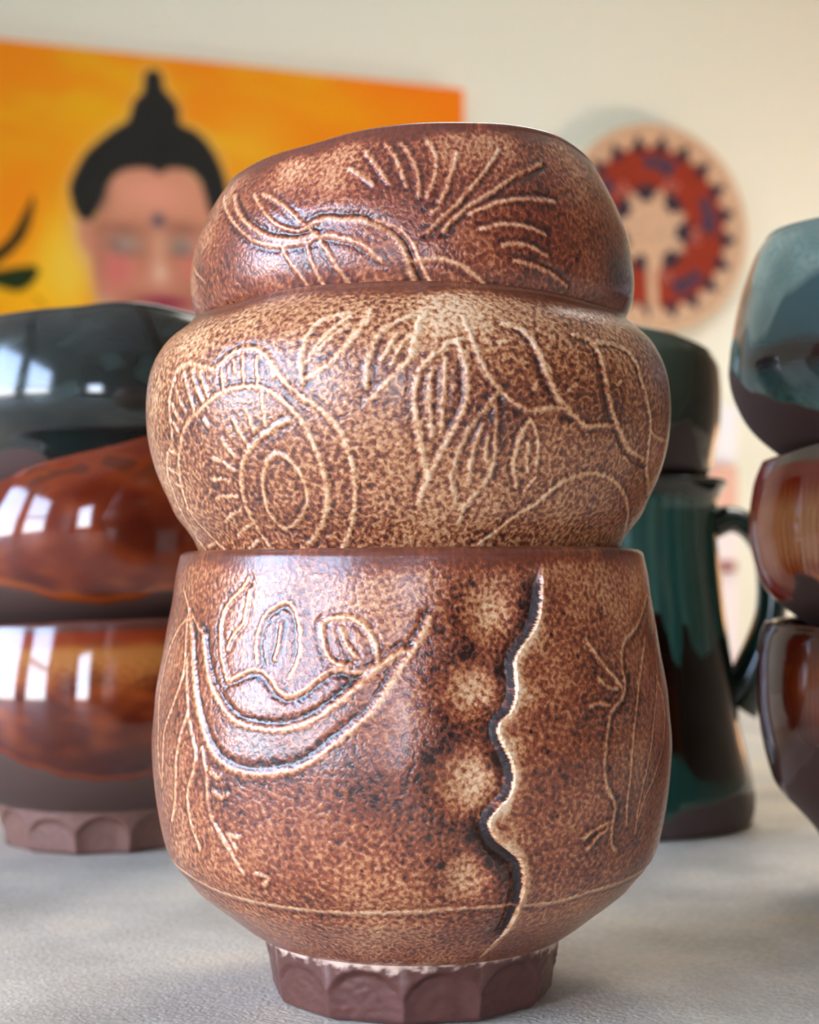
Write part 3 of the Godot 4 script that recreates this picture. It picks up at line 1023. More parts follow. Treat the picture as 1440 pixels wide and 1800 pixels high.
	struct("floor", boxes([[Vector3((xl + xr) / 2, -0.06, (zb + zf) / 2), Vector3(xr - xl + 0.24, 0.12, zf - zb + 0.24)]]), boards)
	struct("ceiling", boxes([[Vector3((xl + xr) / 2, top + 0.06, (zb + zf) / 2), Vector3(xr - xl + 0.24, 0.12, zf - zb + 0.24)]]), plain(Color8(236, 238, 236), 0.9, 0.3))
	struct("baseboard_back", boxes([[Vector3((xl + xr) / 2, 0.05, zb + 0.008), Vector3(xr - xl, 0.1, 0.016)]], 0.003), white_ones.frame)

	# ---- the table
	var table := thing("table", room(0.30, 0, -0.33), "pale stone-topped table under all the stacks of pots", "table")
	table.rotation.y = TURN
	part("tabletop", boxes([[Vector3(0, TABLE - 0.02, 0), Vector3(2.4, 0.04, 1.24)]], 0.004), table_material(), table)
	for sx in [-1.1, 1.1]:
		for sz in [-0.54, 0.54]:
			part("leg", boxes([[Vector3(sx, (TABLE - 0.04) / 2, sz), Vector3(0.07, TABLE - 0.04, 0.07)]], 0.004), white_ones.frame, table)

	# ---- the front stack of carved bowls
	carve_bottom()
	var bowl_bottom := thing("tea_bowl", Vector3(0.0004, TABLE + 0.000, -0.304), "carved red-brown bowl with a scalloped dark foot, lowest of the front stack", "bowl", "carved bowls of the front stack")
	part("body", bowl_mesh([7952, 7951, 7950, 7944, 7938, 7932, 7926, 7920, 7932, 7944, 7954, 7961, 7973, 7983, 7989, 7993, 7979, 7965, 7959, 7958, 7957, 7956, 7955, 7953], 64, 79.6, 0.0, 3.4), bowl_material(3, [18, 707, 40, 60, 13, 582, 44, 62, 12, 440, 48, 62, 11, 291, 31, 50, 9, 744, 52, 15, 27, 670, 25, 30, 23, 580, 21, 45, 20, 500, 16, 50, 20, 346, 23, 40, 18, 402, 14, 45, 53, 721, 52, 30, 64, 759, 42, 25, -3, 745, 63, 25, -10, 727, 63, 20, -41, 725, 63, 15, 39, 723, 73, 8, -18, 384, 105, -16, -7, 441, 84, -14, 4, 486, 52, -12, 4, 360, 52, -10, 12, 645, 25, -40, 9, 753, 21, -15, 7, 512, 31, -22, 12, 368, 25, -28, 17, 329, 27, -45, 17, 475, 16, -45, 18, 617, 16, -30, -27, 295, 63, -10, 32, 504, 84, -10, -59, 270, 52, 15, -7, 275, 73, 10, 73, 271, 52, 15, -16, 194, 210, 14, 35, 173, 84, 8],
		[[0.0, 38, 17, 13], [0.22, 100, 50, 36], [0.42, 136, 67, 41], [0.62, 167, 100, 64], [0.82, 204, 148, 104], [1.0, 224, 184, 146]], 0.43, [0.42, 0.72, 0.36], 0.30, true), bowl_bottom)
	var foot_look := StandardMaterial3D.new()
	foot_look.vertex_color_use_as_albedo = true
	foot_look.roughness = 0.42
	foot_look.metallic_specular = 0.5
	part("foot_ring", foot_mesh(27.2, 25.4, 11.6, 12, -3.0, 1.5, rgb8(92, 54, 46), rgb8(206, 172, 150), rgb8(150, 120, 110)), foot_look, bowl_bottom)
	carve_middle()
	var bowl_middle := thing("tea_bowl", Vector3(-0.0002, TABLE + 0.060, -0.304), "carved tan-speckled bowl with a ringed eye motif, middle of the front stack", "bowl", "carved bowls of the front stack")
	part("body", bowl_mesh([12232, 12226, 12220, 12208, 12196, 12184, 12180, 12180, 12180, 12200, 12290, 12319, 12344, 12344, 12323, 12263, 12227, 12260, 12260, 12260, 12256, 12250, 12244, 12238], 112, 123.5, 60.0, 2.6), bowl_material(2, [-52, 573, 73, 32, -39, 610, 63, 25, -65, 476, 42, 28, -72, 326, 42, 22, 6, 598, 63, 55, 13, 583, 63, 35, 27, 591, 63, 25, -11, 583, 52, 25, -18, 543, 63, 15, 48, 566, 63, 18, 5, 239, 147, 12, 25, 228, 105, 6, 20, 460, 63, -18, 32, 474, 52, -15, 42, 442, 52, -15, -29, 314, 94, -8, 61, 322, 63, -10, -2, 359, 84, 4, 16, 396, 42, -15],
		[[0.0, 62, 32, 26], [0.22, 102, 54, 38], [0.42, 136, 74, 46], [0.62, 172, 110, 72], [0.82, 206, 154, 110], [1.0, 226, 188, 152]], 0.49, [0.55, 0.95, 0.28], 0.34), bowl_middle)
	ring_foot(bowl_middle, 26.5, 25.0, 60.0, 67.5, 60.0, foot_look)
	carve_top()
	var bowl_top := thing("tea_bowl", Vector3(0.0005, TABLE + 0.110, -0.304), "carved red-brown bowl with fanned lines and sloping rim, topping the front stack", "bowl", "carved bowls of the front stack")
	part("body", bowl_mesh([14797, 14785, 14773, 14762, 14750, 14731, 14713, 14704, 14719, 14785, 14840, 14967, 15055, 15105, 15155, 15153, 15044, 14953, 14909, 14874, 14856, 14838, 14820, 14808], 132, 151.0, 110.0, 2.8), bowl_material(1, [-32, 389, 47, 45, -18, 371, 73, 25, 8, 401, 63, 18, 23, 387, 52, 30, -60, 373, 47, 40, -65, 278, 42, 25, -74, 197, 42, 25, 49, 409, 73, 18, 72, 426, 63, 22, 38, 239, 105, -12, 59, 201, 63, -20, -3, 312, 84, -8, -22, 228, 63, -8],
		[[0.0, 58, 28, 24], [0.22, 96, 46, 34], [0.42, 132, 62, 40], [0.62, 164, 95, 62], [0.82, 200, 142, 102], [1.0, 222, 182, 150]], 0.42, [0.42, 0.62, 0.32], 0.31), bowl_top)
	ring_foot(bowl_top, 26.5, 25.0, 110.0, 117.5, 110.0, foot_look)
	# ---- the other stacks
	others()
	# ---- on and before the back wall
	backdrop()

func table_material() -> StandardMaterial3D:
	var w := 1024
	var fine := noise(FastNoiseLite.TYPE_SIMPLEX, 9.0, 4, 14).get_seamless_image(w, w).get_data()
	var broad := noise(FastNoiseLite.TYPE_SIMPLEX_SMOOTH, 160.0, 4, 15).get_seamless_image(w, w).get_data()
	var out := PackedByteArray()
	out.resize(w * w * 3)
	for k in w * w:
		var t := (fine[k] - 128) * 0.10 + (broad[k] - 128) * 0.17
		var warm := maxf(0.0, (broad[k] - 150) * 0.16)
		out[k * 3] = clampi(int(206 + t), 0, 255)
		out[k * 3 + 1] = clampi(int(197 + t - warm * 0.45), 0, 255)
		out[k * 3 + 2] = clampi(int(182 + t - warm), 0, 255)
	# a few brown scuffs in the surface
	for p in [[588, 104, 593, 122, 597, 143, 16], [573, 164, 603, 155, 627, 151, 34], [656, 89, 660, 112, 680, 116, 30], [594, 66, 603, 70, 612, 73, 14], [183, 936, 192, 932, 200, 928, 26], [170, 981, 178, 981, 185, 980, 20]]:
		for k in 60:
			var f := k / 59.0
			var q: Vector2 = cr([Vector2(p[0], p[1]), Vector2(p[2], p[3]), Vector2(p[4], p[5])], f * 2.0)
			for dy in range(-2, 3):
				for dx in range(-2, 3):
					var o := ((int(q.y) + dy) * w + int(q.x) + dx) * 3
					var d: float = p[6] * exp(-(dx * dx + dy * dy) / 1.6) * sin(PI * f) * 0.35
					for c in 3:
						out[o + c] = maxi(90, out[o + c] - int(d * (0.5 + 0.35 * c)))
	var m := StandardMaterial3D.new()
	m.albedo_texture = picture(w, w, Image.FORMAT_RGB8, out)
	m.uv1_triplanar = true
	m.uv1_scale = Vector3(3.2, 3.2, 3.2)
	m.roughness = 0.5
	m.metallic_specular = 0.4
	m.heightmap_enabled = true
	m.heightmap_scale = 0.02
	var fib := noise(FastNoiseLite.TYPE_SIMPLEX, 4.0, 3, 16)
	fib.domain_warp_enabled = true
	fib.domain_warp_amplitude = 20.0
	fib.domain_warp_frequency = 0.02
	m.heightmap_texture = ImageTexture.create_from_image(fib.get_seamless_image(w, w))
	return m

func place_pot(called: String, label: String, category: String, group: String, x: float, z: float, base: float, made: Array) -> Node3D:
	var t := thing(called, Vector3(x * 0.001, TABLE + base * 0.001, z * 0.001), label, category, group)
	part("body", made[0], made[1], t)
	return t

func profile(list: Array) -> Array:
	var out := []
	for k in range(0, list.size(), 2):
		out.append(Vector2(list[k], list[k + 1]))
	return out

func ring_foot(t: Node3D, top: float, bottom: float, low: float, high: float, base: float, m: Material) -> void:      # a plain turned foot ring
	part("foot_ring", turned([[bottom - 4.5, low - base], [bottom - 1.2, low - base], [bottom, low + 0.8 - base], [top, high - base], [top - 3.0, high - base], [bottom - 5.0, low + 1.0 - base], [bottom - 4.5, low - base]]), m, t)

func others() -> void:
	var clay := plain(Color(CLAY.r, CLAY.g, CLAY.b), 0.62)
	var stain := StandardMaterial3D.new()
	stain.vertex_color_use_as_albedo = true
	stain.roughness = 0.55
	# left stack
	var x := -87.0
	var z := -465.0
	var t := place_pot("tea_bowl", "rounded amber and red-brown glazed bowl with a scalloped clay foot, lowest of the left stack", "bowl", "glazed bowls stacked on the left", x, z, 0.0,
		pot(profile([11.0, 25, 11.6, 28, 13, 31, 18, 37, 24, 41.5, 30, 44, 38, 45.4, 46, 45.4, 54, 44.5, 61.8, 43.0]), rim_from([-180, 61.5, -27, 61.0, 5, 61.9, 33, 62.4, 90, 62, 180, 61.5]), 46, 3.0, 0.0, paint_amber, 1))
	part("foot_ring", foot_mesh(29.0, 27.0, 12.5, 12, 26.5, 2.6, rgb8(112, 76, 64), rgb8(112, 76, 64), rgb8(112, 76, 64)), stain, t)
	t = place_pot("tea_bowl", "rust-red glossy bowl with a sloping rim, middle of the left stack under the black bowl", "bowl", "glazed bowls stacked on the left", x, z, 55.0,
		pot(profile([58, 24, 60, 28, 63, 32.5, 66, 36.5, 70, 40.3, 75, 43.4, 80, 45.2, 85, 46.0, 90, 45.9, 95, 45.2, 100, 44.1, 104.5, 42.8]), rim_from([-180, 104, -90, 98, -28, 98.4, -9, 103.8, 14, 107.6, 26, 110.6, 45, 112, 80, 110, 120, 106, 180, 104]), 78, 2.4, 55.0, paint_rust, 2))
	ring_foot(t, 25, 24, 55, 59, 55, clay)
	t = place_pot("tea_bowl", "black-green glossy bowl topping the left stack, below the painted face", "bowl", "glazed bowls stacked on the left", x, z, 90.0,
		pot(profile([93, 22, 95, 26, 98, 30.0, 102, 33.0, 106, 35.2, 110, 37.4, 114, 41.0, 118, 43.6, 122, 44.4, 126, 44.1, 132, 43.0, 138, 41.4, 142, 39.8, 144.2, 38.2]), rim_from([-180, 144, -60, 142.6, -29, 143.0, -6, 143.8, 19, 145.4, 26, 145.5, 40, 144.4, 80, 143.4, 180, 144]), 128, 3.4, 90.0, paint_black, 3))
	ring_foot(t, 24, 23, 90, 94, 90, clay)
	# right stack
	x = 124.3
	z = -380.0
	t = place_pot("tea_bowl", "chestnut-brown glossy bowl at the right edge, lowest of the right stack", "bowl", "glazed bowls stacked on the right", x, z, 0.0,
		pot(profile([9.5, 22, 10.2, 25, 12, 27.2, 15, 29, 18, 31.2, 21, 33.9, 24, 36.7, 27, 38.9, 30, 39.9, 36, 41.5, 42, 42.6, 48, 43.1, 54, 43.0, 58, 42.7, 62, 42.0, 64.0, 41.2]), rim_from([-180, 64, -80, 63.4, -56, 63.4, 180, 64]), 50, 2.6, 0.0, paint_chestnut, 4))
	part("foot_ring", foot_mesh(25.5, 24.0, 11, 12, 8.0, 1.8, rgb8(96, 64, 54), rgb8(96, 64, 54), rgb8(96, 64, 54)), stain, t)
	t = place_pot("tea_bowl", "orange-red bowl with a tan streaked band, middle of the right stack", "bowl", "glazed bowls stacked on the right", x, z, 56.0,
		pot(profile([59.5, 21, 61, 26, 63, 30, 66, 34.5, 69, 38.2, 72, 41.0, 75, 42.6, 78, 43.5, 81, 44.2, 85, 44.8, 90, 44.5, 96, 43.6, 99, 43.0, 102, 42.0, 103.4, 41.4]), rim_from([-180, 103, -90, 101.6, -72, 102.2, -56, 103.8, 0, 104.2, 180, 104]), 90, 2.4, 56.0, paint_flame, 5))
	ring_foot(t, 22, 21, 56, 60.5, 56, clay)
	t = place_pot("tea_bowl", "grey-teal bowl with bare brown clay below its glaze, topping the right stack", "bowl", "glazed bowls stacked on the right", x, z, 93.0,
		pot(profile([96.5, 22, 98, 26.5, 100, 31, 103, 36.6, 106, 40.6, 109, 43.7, 112, 45.9, 115, 47.4, 118, 48.6, 121, 49.3, 124, 49.5, 130, 48.9, 136, 47.8, 142, 46.3, 148, 44, 151, 42.6, 153.4, 40.8]), rim_from([-180, 152, -90, 154, -72, 153.7, -58, 153.3, 0, 153, 180, 152]), 142, 2.8, 93.0, paint_teal, 6))
	ring_foot(t, 24, 23, 93, 97.5, 93, clay)
	# the mug and the tumbler on it
	var mug := place_pot("mug", "tall dark teal mug with a loop handle, right behind the carved stack", "mug", "", 60.6, -500.0, 0.0,
		pot(profile([0.3, 40.5, 0.8, 42.0, 2.5, 42.9, 7, 43.5, 13, 43.0, 20, 41.6, 26, 40.3, 32, 39.2, 38, 38.4, 44, 37.6, 50, 36.7, 56, 35.8, 62, 35.0, 68, 34.4, 74, 33.8, 80, 33.2, 86, 32.6, 92, 32.5, 96, 32.9, 99.5, 34.2, 101.8, 36.2]), [], 200, 3.0, 0.0, paint_mug, 7))
	var line: Array = smooth_rows([Vector2(31.5, 89.5), Vector2(37, 91.2), Vector2(43, 88.6), Vector2(47.6, 82), Vector2(49.4, 72), Vector2(48.9, 62), Vector2(46.2, 52), Vector2(42.4, 43), Vector2(37.5, 35)], 40)
	var path := PackedVector3Array()
	var rad := PackedVector2Array()
	for k in line.size():
		path.append(Vector3(line[k].x, line[k].y, 0) * 0.001)
		var q := float(k) / (line.size() - 1)
		rad.append(Vector2(7.5 + 1.5 * absf(q * 2.0 - 1.0), steps([0, 4.6, 0.2, 3.9, 0.6, 4.6, 0.85, 6.0, 1, 8.0], q)) * 0.001)
	var dip := plain(Color(0.10, 0.19, 0.165), 0.09, 0.6)
	var handle := part("handle", tube(path, rad, Vector3(0, 0, 1)), dip, mug)
	handle.rotation.y = -0.05
	t = place_pot("tumbler", "dark olive-green tumbler with bare brown lower wall, sitting on the teal mug", "cup", "", 58.0, -500.0, 92.0,
		pot(profile([95.5, 17, 97, 21, 99, 25, 101, 28.4, 103.5, 31.6, 106, 33.8, 112, 35.1, 118, 36.3, 124, 36.9, 130, 37.1, 136, 36.7, 139, 36.0, 142.0, 34.4]), rim_from([-180, 144, -90, 145.6, 0, 145.4, 22, 144.2, 35, 143.1, 48, 141.8, 70, 140.4, 110, 141, 180, 144]), 126, 2.6, 92.0, paint_olive, 8))
	ring_foot(t, 19, 18, 92, 96.5, 92, clay)

func backdrop() -> void:
	var zb := -2.716
	# the portrait on its stretched canvas
	var p := thing("painting", room(0.5525, EYE + 0.09, zb + 0.018), "orange canvas painting of a calm face with black hair in a topknot", "painting")
	p.rotation.y = TURN
	var cloth := StandardMaterial3D.new()
	cloth.albedo_texture = portrait()
	cloth.roughness = 0.6
	cloth.metallic_specular = 0.3
	var st := SurfaceTool.new()
	st.begin(Mesh.PRIMITIVE_TRIANGLES)
	var hw := 0.5525
	var hh := 0.744
	for v in [[-hw, 0.0, 0.0, 1.0], [-hw, hh, 0.0, 0.0], [hw, hh, 1.0, 0.0], [-hw, 0.0, 0.0, 1.0], [hw, hh, 1.0, 0.0], [hw, 0.0, 1.0, 1.0]]:
		st.set_normal(Vector3(0, 0, 1))
		st.set_uv(Vector2(v[2], v[3]))
		st.add_vertex(Vector3(v[0], v[1], 0.018))
	part("canvas", st.commit(), cloth, p)
	part("canvas_edge", boxes([[Vector3(0, hh / 2, 0), Vector3(hw * 2, hh, 0.0358)]], 0.002), plain(Color8(232, 128, 4), 0.6, 0.3), p)
	# the basket
	var b := thing("basket", room(1.4905, EYE + 0.614, zb), "round coiled basket tray in rust and straw hung on the wall at right", "basket")
	b.rotation.y = TURN
	var made := basket_mesh(0.187)
	part("woven_disc", made[0], made[1], b)
	var rim_path := PackedVector3Array()
	var rim_rad := PackedVector2Array()
	# the thick outermost coil
	var rp := PackedVector3Array()
	var ru := PackedVector2Array()
	for j in 13:
		for i in 97:
			var a := TAU * i / 96
			var c := TAU * j / 12
			var r := 0.188 + 0.0055 * cos(c)
			rp.append(Vector3(sin(a) * r, cos(a) * r, 0.037 + 0.0055 * sin(c)))
			ru.append(Vector2(float(i) / 96, float(j) / 12))
	part("rim_coil", sheet(rp, ru, 96, 12, true), plain(Color8(204, 172, 142), 0.8, 0.3), b)
	# a white cabinet against the wall, seen through the gap beside the mug
	var cab := thing("cabinet", room(1.3225, 0, zb + 0.17), "narrow white cabinet with a blush-pink drawer, standing against the wall below the basket", "cabinet")
	cab.rotation.y = TURN
	var white := plain(Color8(238, 238, 244), 0.45)
	var blush := plain(Color8(226, 178, 158), 0.5)
	var w := 0.344
	part("body", boxes([[Vector3(0, 0.62, -0.01), Vector3(w, 1.24, 0.28)]], 0.004), white, cab)
	part("door", boxes([[Vector3(0, 1.19, 0.139), Vector3(w - 0.008, 0.094, 0.018)]], 0.003), white, cab)
	var dr := part("drawer", boxes([[Vector3(0, 1.085, 0.139), Vector3(w - 0.008, 0.10, 0.018)]], 0.003), blush, cab)
	dr.set_meta("label", "blush-pink drawer front")
	var dr2 := part("drawer", boxes([[Vector3(0, 0.80, 0.139), Vector3(w - 0.008, 0.45, 0.018)]], 0.003), plain(Color8(240, 228, 228), 0.45), cab)
	part("handle", boxes([[Vector3(0.10, 0.165, 0.018), Vector3(0.11, 0.018, 0.016)]], 0.004), plain(Color8(150, 92, 92), 0.4), dr2).position = Vector3(0.0, 0.80, 0.139)
	# a flat lamp under the ceiling, before the wall
	var panel := thing("ceiling_light", room(1.0, 2.6, -1.25), "wide white flush lamp under the ceiling, above the frame", "lamp")
	panel.rotation.y = TURN
	part("frame", boxes([[Vector3(0, -0.02, 0.43), Vector3(1.3, 0.04, 0.04)], [Vector3(0, -0.02, -0.43), Vector3(1.3, 0.04, 0.04)], [Vector3(0.63, -0.02, 0), Vector3(0.04, 0.04, 0.82)], [Vector3(-0.63, -0.02, 0), Vector3(0.04, 0.04, 0.82)]]), white_ones.frame, panel)
	var lit := StandardMaterial3D.new()
	lit.albedo_color = Color8(240, 240, 236)
	lit.emission_enabled = true
	lit.emission = Color(1.0, 0.98, 0.94)
	lit.emission_energy_multiplier = 0.6
	part("lamp_diffuser", boxes([[Vector3(0, -0.015, 0), Vector3(1.22, 0.02, 0.82)]]), lit, panel)
	var down := AreaLight3D.new()
	down.name = "ceiling_lamp_light"
	panel.add_child(down)
	down.position = Vector3(0, -0.03, 0)
	down.rotation.x = -PI / 2
	down.area_size = Vector2(1.2, 0.8)
	down.light_color = Color(1.0, 0.985, 0.95)
	down.light_energy = 1.2
	down.area_range = 8.0
	down.area_attenuation = 2.0
	down.shadow_enabled = true
	# a lamp out of the frame on the right, whose warm light lies on that side
	var lamp := thing("floor_lamp", room(2.3, 0, -1.85), "warm glowing lamp on a low stand by the right wall, out of the frame", "lamp")
	part("base", turned([[0.1, 0], [140, 0], [140, 12], [120, 22], [16, 26], [10, 60], [0.1, 60]]), plain(Color8(60, 44, 34), 0.4), lamp)
	part("pole", turned([[9, 40], [9, 860], [0.1, 860]], 24), plain(Color8(60, 44, 34), 0.4), lamp)
	var shade := StandardMaterial3D.new()
	shade.albedo_color = Color8(236, 190, 130)
	shade.emission_enabled = true
	shade.emission = Color(1.0, 0.66, 0.34)
	shade.emission_energy_multiplier = 2.1
	part("lamp_shade", turned([[165, 790], [166, 792], [120, 1090], [119, 1088], [163, 792], [165, 790]], 48), shade, lamp)
	var glow := OmniLight3D.new()
	glow.name = "lamp_light"
	lamp.add_child(glow)
	glow.position = Vector3(0, 0.94, 0)
	glow.light_color = Color(1.0, 0.95, 0.87)
	glow.light_energy = 0.36
	glow.light_size = 0.1
	glow.omni_range = 8.0
	glow.omni_attenuation = 2.0
	glow.shadow_enabled = true


# ------------------------------------------------------------------ what is cut into each carved bowl
func carve_bottom() -> void:
	begin_bowl(80.128, [2450, 2612, 2768, 2915, 3053, 3187, 3318, 3448, 3581, 3713, 3843, 3967, 4075, 4183, 4290, 4385, 4462, 4518, 4559, 4594, 4626, 4653, 4677, 4698, 4716, 4730, 4742, 4750, 4751, 4742, 4726, 4710, 4698, 4683, 4661, 4632, 4601, 4569, 4541, 4515, 4489, 4461, 4430, 4400, 4376, 4357, 4335, 4304, 4270],
		[1020, 1058, 1117, 1197, 1291, 1390, 1493, 1598, 1700, 1802, 1906, 2017, 2145, 2272, 2400, 2537, 2686, 2843, 3004, 3168, 3332, 3496, 3661, 3827, 3993, 4159, 4326, 4493, 4659, 4826, 4992, 5158, 5325, 5491, 5657, 5821, 5985, 6149, 6313, 6478, 6643, 6808, 6972, 7136, 7301, 7467, 7632, 7796, 7960], 3)
	cut(6, 7, 1, [-594, 700, -566, 667, -545, 626, -520, 587, -496, 546, -470, 511, -440, 481, -403, 461, -355, 451, -306, 450, -261, 456, -218, 465, -186, 481, -147, 507, -109, 532, -79, 554, -52, 585, -26, 620, 1, 651, 30, 688, 36, 703])
	cut(6, 9, 1, [-514, 668, -493, 628, -459, 587, -420, 556, -377, 533, -330, 524, -273, 522, -230, 529, -189, 543, -157, 562, -127, 581, -92, 607, -54, 632, -18, 651])
	cut(5.5, 7, -1, [-411, 596, -379, 606, -354, 615, -323, 616, -296, 603, -275, 584, -251, 577, -226, 584, -198, 600, -170, 617, -141, 622, -113, 616, -93, 619, -69, 626])
	cut(3.6, 2, 0, [-660, 749, -601, 704, -654, 674, -705, 627, -715, 576, -710, 532, -690, 482, -675, 414])
	cut(4, 3, 0, [-603, 693, -589, 649, -579, 598, -603, 549, -644, 502, -647, 451, -670, 398])
	cut(4.5, 3, 0, [-573, 625, -554, 586, -535, 543, -553, 506, -568, 465, -577, 424, -593, 378, -626, 344])
	cut(4.5, 3, 0, [-533, 534, -511, 502, -492, 471, -503, 437, -528, 402, -530, 361, -516, 329, -508, 309])
	cut(4, 2, 0, [-583, 701, -546, 684, -524, 675])
	cut(4.5, 3, 0, [-472, 482, -455, 441, -456, 402, -449, 369, -425, 335, -406, 317])
	cut(4.5, 3, 0, [-439, 354, -410, 328, -391, 298, -375, 280])
	cut(5, 2, 0, [-445, 445, -421, 437, -410, 441])
	cut(5, 2, 0, [-436, 413, -413, 405, -395, 410])
	cut(5, 2, 0, [-405, 344, -372, 342])
	cut(5, 2, 0, [-398, 336, -385, 321])
	cut(5, 2, 0, [-343, 283, -310, 279, -325, 264])
	cut(4.5, 4, 0, [-412, 599, -440, 637, -454, 676, -453, 707, -432, 730, -398, 750, -383, 767])
	cut(4.2, 4, 0, [-424, 647, -411, 671, -386, 691, -382, 724, -379, 747])
	cut(5, 5, -1, [-335, 627, -342, 666, -332, 698, -314, 715, -281, 728, -256, 719, -240, 690, -234, 655, -238, 630, -255, 604])
	cut(4.5, 4, 0, [-292, 635, -285, 657, -283, 693])
	cut(5, 5, 0, [-189, 694, -182, 662, -163, 634, -129, 627])
	cut(5, 4, 0, [-181, 700, -151, 705, -117, 700, -91, 685, -74, 660, -70, 638])
	cut(4.5, 4, 0, [-147, 684, -131, 659, -114, 641])
	cut(4.8, 5, 1, [730, 739, 600, 682, 532, 660, 508, 638, 502, 611, 503, 585, 482, 563, 445, 545, 429, 514, 419, 486, 414, 454, 425, 421, 454, 389, 451, 356, 457, 322, 475, 310])
	cut(4.8, 4, 0, [394, 664, 419, 641, 444, 617, 477, 593, 488, 582])
	cut(4.2, 3, 0, [415, 602, 441, 584, 473, 581])
	cut(4.2, 3, 0, [382, 555, 411, 560, 440, 555])
	cut(4.2, 3, 0, [638, 660, 599, 624, 554, 576, 527, 527, 507, 480, 500, 431, 495, 388, 501, 351])
	cut(3.5, 3, 0, [735, 661, 690, 602, 629, 537, 597, 489, 569, 441, 544, 383, 543, 333])
	cut(3.2, 2, 0, [673, 586, 705, 532, 675, 483, 623, 436, 569, 391, 545, 353])
	cut(3.2, 2, 0, [710, 735, 815, 711, 735, 661])
	cut(4.5, 4, 0, [369, 340, 400, 354, 434, 361])
	cut(4.5, 4, 0, [384, 322, 409, 340, 436, 351])
	cut(5.5, 3, -1, [-760, 257, -625, 247, -502, 229, -379, 220, -229, 217, -98, 219, 49, 227, 147, 231, 225, 229, 333, 226, 438, 238, 590, 245, 760, 253])
	cut(6, 10, 1, [298, 796, 287, 761, 282, 730, 271, 698, 249, 673, 224, 652, 209, 630, 210, 605, 208, 580, 193, 552, 171, 537, 167, 519, 178, 497, 193, 472, 197, 447, 190, 422, 166, 401, 147, 379, 163, 351, 192, 332, 218, 312, 229, 279, 234, 233, 236, 149, 220, 74], 1)
	press(170, 709, 6.0, 1.7, 11)
	press(128, 584, 6.2, 1.5, 0)
	press(112, 443, 6.6, 1.6, 0)
	press(110, 288, 4.8, 1.4, 9)
	speck(130, 7.0)

